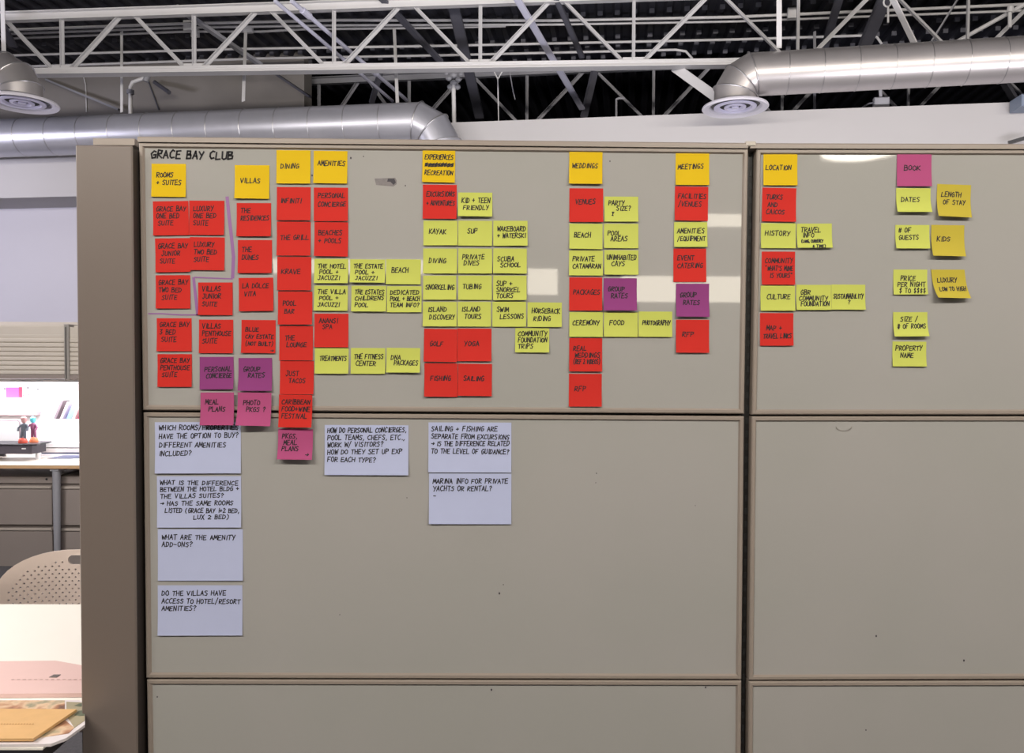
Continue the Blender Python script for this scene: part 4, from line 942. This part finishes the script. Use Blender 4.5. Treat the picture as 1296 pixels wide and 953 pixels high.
# white rounded screen
D1 = 6.02
x0, y0_ = PD(-30, 560, D1).x, PD(0, 560, D1).y; x1 = PD(26, 560, D1).x
t = thing('screen', ((x0+x1)/2, y0_, ZW+.17), 'white screen with a grey rounded bezel on the desk edge', 'screen')
def rrect(xa, xb, za, zb, r, y):
    o = []
    for (cx, cz, a0) in ((xb-r, zb-r, 0), (xa+r, zb-r, 90), (xa+r, za+r, 180), (xb-r, za+r, 270)):
        for k in range(5): a = math.radians(a0+k*22.5); o.append(Vector((cx+r*math.cos(a), y, cz+r*math.sin(a))))
    return o
zs0, zs1 = zat(562, D1), zat(531, D1)
b = MB(); b.poly(rrect(x0, x1, zs0, zs1, .03, y0_), (0, .03, 0)); b.build('bezel', mat('screen_bezel', (.35, .3, .32), .5), t)
b = MB(); b.poly(rrect(x0+.012, x1-.012, zs0+.012, zs1-.012, .022, y0_-.003), (0, .003, 0)); b.build('display', white_plastic, t)
b = MB(); b.box((x0+x1)/2-.04, (x0+x1)/2+.04, y0_+.008, y0_+.028, ZW, zs0+.01); b.build('stand', plastic_black, t)
# black tray / dock
D2 = 5.80
a = PD(-60, 573, D2); c = PD(46, 562, D2)
t = thing('black_tray', ((a.x+c.x)/2, a.y, ZW), 'black desk organiser tray under the toy figures', 'tray')
b = MB(); b.box(a.x, c.x, a.y, a.y+.20, c.z-.012, c.z, bev=.004); b.build('shelf', plastic_black, t)
b = MB(); b.box(a.x, c.x-.04, a.y+.01, a.y+.19, a.z-.01, c.z-.014, bev=.004); b.build('body', mat('tray_dark', (.06, .055, .07), .4), t)
b = MB(); q = PD(29, 568, D2); b.box(q.x-.014, q.x+.014, a.y+.004, a.y+.012, q.z-.004, q.z+.004); b.build('badge', white_plastic, t)
for xq in (a.x+.1, c.x-.05):
    b = MB(); b.tube([(xq, a.y+.1, ZW), (xq, a.y+.1, a.z-.01)], .018, 10); b.build('foot', white_plastic, t, smooth=True)
zT = c.z
# toy figures
def toy(px, D, h, cols, label, lean=0.0):
    q = PD(px, 560, D); B = Vector((q.x, q.y, zT)); s = h/0.21
    t = thing('toy_figure', B, label, 'toy', 'small toy figures on the black tray')
    b = MB(); b.lathe(B, [(.001, 0), (.031*s, 0), (.033*s, .012*s), (.028*s, .030*s), (.02*s, .04*s), (.001, .042*s)], 16); b.build('base', cols[0], t, smooth=True)
    for sx in (-1, 1):
        b = MB(); b.tube([B+Vector((sx*.014*s, 0, .03*s)), B+Vector((sx*.012*s+lean*.3, 0, .06*s)), B+Vector((sx*.008*s+lean*.6, 0, .095*s))], [.010*s, .011*s, .012*s], 10); b.build('leg', cols[1], t, smooth=True)
        b = MB(); b.tube([B+Vector((sx*.018*s+lean, 0, .145*s)), B+Vector((sx*.038*s+lean, -.01, .118*s)), B+Vector((sx*.032*s+lean, -.022, .098*s))], [.008*s, .008*s, .009*s], 8); b.build('arm', cols[1], t, smooth=True)
    b = MB(); b.tube([B+Vector((lean*.6, 0, .088*s)), B+Vector((lean*.8, 0, .115*s)), B+Vector((lean, 0, .148*s)), B+Vector((lean, 0, .158*s))], [.018*s, .021*s, .019*s, .008*s], 12); b.build('torso', cols[1], t, smooth=True)
    b = MB(); b.lathe(B+Vector((lean, 0, .153*s)), [(.001, 0), (.014*s, .006*s), (.022*s, .024*s), (.019*s, .044*s), (.008*s, .055*s), (.001, .057*s)], 14); b.build('head', cols[2], t, smooth=True)
tm = [mat('toy_red', (.55, .08, .05), .5), mat('toy_dark', (.10, .12, .15), .5), mat('toy_skin', (.45, .25, .25), .5), mat('toy_orange', (.75, .22, .10), .5), mat('toy_cyan', (.12, .55, .65), .5), mat('toy_plum', (.25, .08, .16), .5)]
toy(29, 5.86, .20, [tm[0], tm[1], tm[2]], 'dark toy figure with a round head on a red base', .01)
toy(43, 5.92, .195, [tm[3], tm[5], tm[4]], 'plum toy figure with a cyan head on an orange base', -.005)
# magazine holder with leaning magazines, stacked papers
D3 = 6.07
hx0, hx1 = PD(52, 540, D3).x, PD(125, 540, D3).x; hy = PD(0, 540, D3).y
t = thing('magazine_holder', ((hx0+hx1)/2, hy+.1, zat(556, D3)), 'clear white magazine holder with leaning booklets', 'magazine holder')
zh0, zh1 = ZWK+.112, zat(530, D3)
b = MB(); b.box(hx0, hx1, hy, hy+.006, zh0, zh1); b.build('front', white_plastic, t)
b = MB(); b.box(hx0, hx1, hy, hy+.14, zh0-.005, zh0); b.build('bottom', white_plastic, t)
b = MB(); b.box(hx0-.005, hx0, hy, hy+.14, zh0, zh1+.04); b.build('side', white_plastic, t)
mags = [((.15, .12, .14), 'dark grey'), ((.7, .6, .6), 'pale pink'), ((.16, .24, .55), 'blue'), ((.75, .7, .68), 'cream'), ((.42, .03, .10), 'crimson'), ((.6, .42, .40), 'dusty pink'), ((.25, .2, .2), 'dark brown')]
for i, (cl_, nm) in enumerate(mags):
    D_ = D3 + .03
    bx0 = hx0 + .006 + i*.044; wdm = (.018, .016, .040, .020, .042, .016, .03)[i]
    tz = zat(507, D3); y_ = hy + .03 + .004*i; shear = .13
    b = MB(); zb_ = zh0+.002
    b.hexa([(bx0, y_, zb_), (bx0+wdm, y_, zb_), (bx0+wdm, y_+.10, zb_), (bx0, y_+.10, zb_), (bx0+shear, y_, tz-.01*(i % 3)), (bx0+wdm+shear, y_, tz-.01*(i % 3)), (bx0+wdm+shear, y_+.10, tz-.01*(i % 3)), (bx0+shear, y_+.10, tz-.01*(i % 3))])
    tag(b.build('booklet', mat('booklet_'+nm.replace(' ', '_'), cl_, .5)), nm + ' booklet leaning in the magazine holder', 'booklet', 'booklets in the magazine holder')
# books and papers under the holder
z = ZW
stack = [(48, 128, .022, (.72, .70, .74), 'white paper pad at the bottom of the desk stack'), (52, 126, .012, (.10, .11, .2), 'dark navy folder in the desk stack'), (50, 125, .030, (.70, .66, .66), 'thick pale book in the desk stack'), (58, 128, .008, (.16, .12, .12), 'thin dark notebook in the desk stack'), (50, 124, .035, (.86, .85, .86), 'thick white paper pile on top of the desk stack')]
for i, (xa_, xb_, h_, cl_, lb_) in enumerate(stack):
    a = PD(xa_, 560, D3-.04+.01*(i % 2)); c = PD(xb_, 560, D3-.04); b = MB(); b.box(a.x, c.x, a.y, a.y+.16, z, z+h_, bev=.002); z += h_
    tag(b.build('document_stack', mat('stack_mat_%d' % i, cl_, .6)), lb_, 'papers', 'papers stacked on the worktop')
b = MB(); b.poly([PZ(62, 583.5, ZW+.001), PZ(112, 582, ZW+.001), PZ(112, 578, ZW+.001), PZ(75, 578.5, ZW+.001)], (0, 0, .004))
tag(b.build('loose_paper', mat('loose_paper', (.8, .78, .8), .6)), 'loose white sheet near the worktop edge', 'paper')
b = MB(); b.poly([PZ(60, 580.5, ZW+.007), PZ(92, 580.5, ZW+.007), PZ(112, 579, ZW+.007), PZ(112, 577, ZW+.007), PZ(80, 577.2, ZW+.007)], (0, 0, .005))
tag(b.build('folder', mat('navy_folder', (.07, .08, .14), .5)), 'dark navy folder lying on the loose sheet', 'folder')

# ------------------------------------------------------------------ perforated chair
DC = 2.78
t = thing('task_chair', (PD(107, 700, DC).x, PD(107, 700, DC).y, 0), 'beige plastic chair with a perforated back behind the white table', 'chair')
cx = PD(107, 700, DC).x; cyy = PD(107, 700, DC).y; zt = PD(0, 695, DC).z
hw = cx - PD(5.5, 760, DC).x
outl = []
def se_(a):   # upper outline as a superellipse, straight below
    return (hw*math.copysign(abs(math.cos(a))**.72, math.cos(a)), .19*abs(math.sin(a))**.78)
zsh = zt - .19
pts = [(-hw*.86, zsh-.26), (-hw*.97, zsh-.12)]
for i in range(0, 25):
    a = math.pi - math.pi*i/24; x_, z_ = se_(a); pts.append((x_, zsh+z_))
pts += [(hw*.97, zsh-.12), (hw*.86, zsh-.26)]
V = [Vector(p) for p in pts]; E = []; n0 = len(V); E += [(i, (i+1) % n0) for i in range(n0)]
def addloop(L):
    s = len(V); V.extend([Vector(p) for p in L]); E.extend([(s+i, s+(i+1) % len(L)) for i in range(len(L))])
hz = PD(0, 708, DC).z; hl = cx - PD(86.5, 708, DC).x; hh_ = .017
addloop([(math.copysign(hl-hh_, math.cos(a)) + hh_*math.cos(a), hz + hh_*math.sin(a)) for a in [2*math.pi*(i+.5)/16 for i in range(16)]])
def inside(x, z, mg):
    if z < zsh: return abs(x) < hw*(.97 - .4*max(0, zsh-.12-z)) - mg
    r = min(1, (z-zsh)/(.19-mg) if z > zsh else 0)
    if r >= 1: return False
    a = math.asin(min(1, r**(1/.78))); return abs(x) < (hw-mg)*math.cos(a)**.72
pitx, pitz = .0215, .0135; rh = .0037
for j in range(-1, 34):
    z_ = zt - .030 - j*pitz
    if z_ < zsh-.235: break
    for i in range(-16, 17):
        x_ = (i + (.5 if j % 2 else 0))*pitx
        if not inside(x_, z_, .036): continue
        if abs(z_-hz) < hh_+.012 and abs(x_) < hl+.012: continue
        addloop([(x_+rh*math.cos(a), z_+rh*math.sin(a)) for a in [2*math.pi*k/6 for k in range(6)]])
res = delaunay_2d_cdt([Vector((v[0], v[1])) for v in V], E, [list(range(n0))], 2, 1e-6)
vo, fo = res[0], res[2]
def shell(p, off):
    x_, z_ = p; dz = zsh - z_
    return Vector((cx+x_, cyy + .9*x_*x_*-1 + .25*max(0, dz)*-1 + off, z_))
b = MB(); nv = len(vo); b.v = [shell(p, 0) for p in vo] + [shell(p, .006) for p in vo]
cnt = {}
for f in fo:
    b.f.append(tuple(f)); b.mi.append(0); b.f.append(tuple(nv+i for i in reversed(f))); b.mi.append(0)
    for p, q in zip(f, list(f[1:])+[f[0]]): cnt[(p, q)] = 1
for (p, q) in cnt:
    if (q, p) not in cnt: b.f.append((q, p, nv+p, nv+q)); b.mi.append(0)
b.build('backrest', chair_mat, t, fixn=True)
b = MB(); b.box(cx-.23, cx+.23, cyy-.46, cyy-.03, .43, .455, bev=.012); b.build('seat', chair_mat, t)
for sx in (-1, 1):
    b = MB(); b.tube([(cx+sx*.2, cyy+.0, zsh-.22), (cx+sx*.22, cyy-.02, .5), (cx+sx*.23, cyy-.06, .42), (cx+sx*.25, cyy+.04, 0)], .011, 10); b.build('leg', grey_steel, t, smooth=True)
    b = MB(); b.tube([(cx+sx*.22, cyy-.40, .43), (cx+sx*.25, cyy-.47, 0)], .011, 10); b.build('leg', grey_steel, t, smooth=True)

# ------------------------------------------------------------------ white table at the left and things on it
ZTB = .735
f0, f1 = PZ(0, 765, ZTB), PZ(104, 764.5, ZTB); nr0, nr1 = PZ(0, 947, ZTB), PZ(107, 947, ZTB)
YF, YNR = (f0.y+f1.y)/2, (nr0.y+nr1.y)/2
XRT = PZ(107, 947, ZTB).x + .06
# the far part widens to the right behind the end panel
t = thing('white_table', (-1.0, (YF+YNR)/2, 0), 'white laminate table beside the taupe end panel', 'table')
b = MB(); b.poly([(-1.9, YNR, ZTB-.004), (xl-.005, YNR, ZTB-.004), (xl-.005, YF, ZTB-.004), (-1.9, YF, ZTB-.004)], (0, 0, .004)); b.build('tabletop', laminate, t)
b = MB(); b.poly([(-1.9, YNR+.001, ZTB-.03), (xl-.006, YNR+.001, ZTB-.03), (xl-.006, YF, ZTB-.03), (-1.9, YF, ZTB-.03)], (0, 0, .026)); b.build('edge_band', plastic_black, t)
for (x_, y_) in ((-1.8, YNR+.08), (-1.8, YF-.08), (xl-.08, YNR+.10), (xl-.08, YF-.08)):
    b = MB(); b.tube([(x_, y_, 0), (x_, y_, ZTB-.03)], .025, 14); b.build('leg', grey_steel, t, smooth=True)
def sheet(name, pxs, z, th, mt, label, cat, parent=None):
    b = MB(); b.poly([PZ(x, y, z+th) - Vector((0, 0, th)) for x, y in pxs], (0, 0, th))
    o = b.build(name, mt, parent)
    if parent is None: tag(o, label, cat)
    return o
pink = mat('pink_portfolio', (.72, .50, .46), .55, noise=.03)
pf = sheet('portfolio', [(-90, 879), (106.5, 877), (104.5, 842), (70, 836), (-90, 838)], ZTB+.001, .010, pink, 'pale pink portfolio lying across the white table', 'folder')
sheet('emblem', [(62, 857), (72, 857), (77, 853.5), (68, 853.5)], ZTB+.0115, .0006, mat('emblem_grey', (.14, .12, .11), .5), '', '', pf)
b = MB()
for k in range(13):
    x_ = 14 + k*7.2; b.poly([PZ(x_, 860.5, ZTB+.0118), PZ(x_+4, 860.3, ZTB+.0118), PZ(x_+4.2, 859.6, ZTB+.0118), PZ(x_+.2, 859.8, ZTB+.0118)], (0, 0, .0002))
b.build('faint_lettering', mat('faint_print', (.50, .33, .30), .6), pf)
# magazine with a photo cover (blotchy procedural print), open leaf of grey green
def blotch(name, cols, scale):
    M = bpy.data.materials.new(name); M.use_nodes = True; nt = M.node_tree; bs = nt.nodes['Principled BSDF']; bs.inputs['Roughness'].default_value = .35
    g = nt.nodes.new('ShaderNodeNewGeometry'); nz = nt.nodes.new('ShaderNodeTexNoise'); nz.inputs['Scale'].default_value = scale; nz.inputs['Detail'].default_value = 3
    nt.links.new(g.outputs['Position'], nz.inputs['Vector']); r = nt.nodes.new('ShaderNodeValToRGB'); cr = r.color_ramp
    while len(cr.elements) < len(cols): cr.elements.new(.5)
    for i, c in enumerate(cols): cr.elements[i].position = .3 + .4*i/(len(cols)-1); cr.elements[i].color = (*c, 1)
    nt.links.new(nz.outputs['Fac'], r.inputs[0]); nt.links.new(r.outputs[0], bs.inputs['Base Color']); return M
photo = blotch('photo_print', [(.10, .06, .05), (.45, .22, .12), (.70, .50, .32), (.30, .28, .18)], 22)
mgz = sheet('magazine', [(-90, 943), (64, 941.5), (84, 934), (107.5, 917), (107.5, 890), (100, 886), (-90, 886)], ZTB+.001, .006, mat('magazine_white', (.72, .66, .66), .35), 'open magazine with photographs under the tan notebook', 'magazine')
sheet('photograph', [(-90, 897), (82, 897), (82, 886.3), (-90, 886.3)], ZTB+.0072, .0006, photo, '', '', mgz)
sheet('photograph', [(44, 934.5), (87, 928), (94, 921), (82, 911), (72, 912)], ZTB+.0072, .0006, photo, '', '', mgz)
sheet('page_panel', [(94, 921), (107, 912), (107, 889), (84, 888), (84, 905)], ZTB+.0072, .0006, mat('page_sage', (.36, .31, .20), .4), '', '', mgz)
for (ya, yb_) in ((893, 890.5), (905, 899.5)):
    sheet('leaf_print', [(94, ya), (101, ya+1), (107, ya+.5), (107, yb_-1), (100, yb_)], ZTB+.0079, .0004, mat('leaf_print', (.12, .14, .09), .4), '', '', mgz)
nbk = sheet('notebook', [(-90, 935), (42, 934.5), (97, 897.5), (-90, 896)], ZTB+.010, .006, mat('tan_notebook', (.66, .40, .17), .5, noise=.1, nscale=30), 'tan notebook with a slanted edge lying on the magazine', 'notebook')
sheet('page_edge', [(40.5, 935.6), (43, 935.2), (98.6, 897.6), (96.5, 897.6)], ZTB+.0095, .004, mat('page_edge', (.8, .66, .45), .5), '', '', nbk)
b = MB()
for k in range(12):
    x_ = 1 + k*3.6; b.poly([PZ(x_, 917, ZTB+.0165), PZ(x_+2, 916.5, ZTB+.0165), PZ(x_+2.2, 915.6, ZTB+.0165), PZ(x_+.4, 915.8, ZTB+.0165)], (0, 0, .0002))
b.build('faint_lettering', mat('faint_print_tan', (.5, .27, .10), .6), nbk)
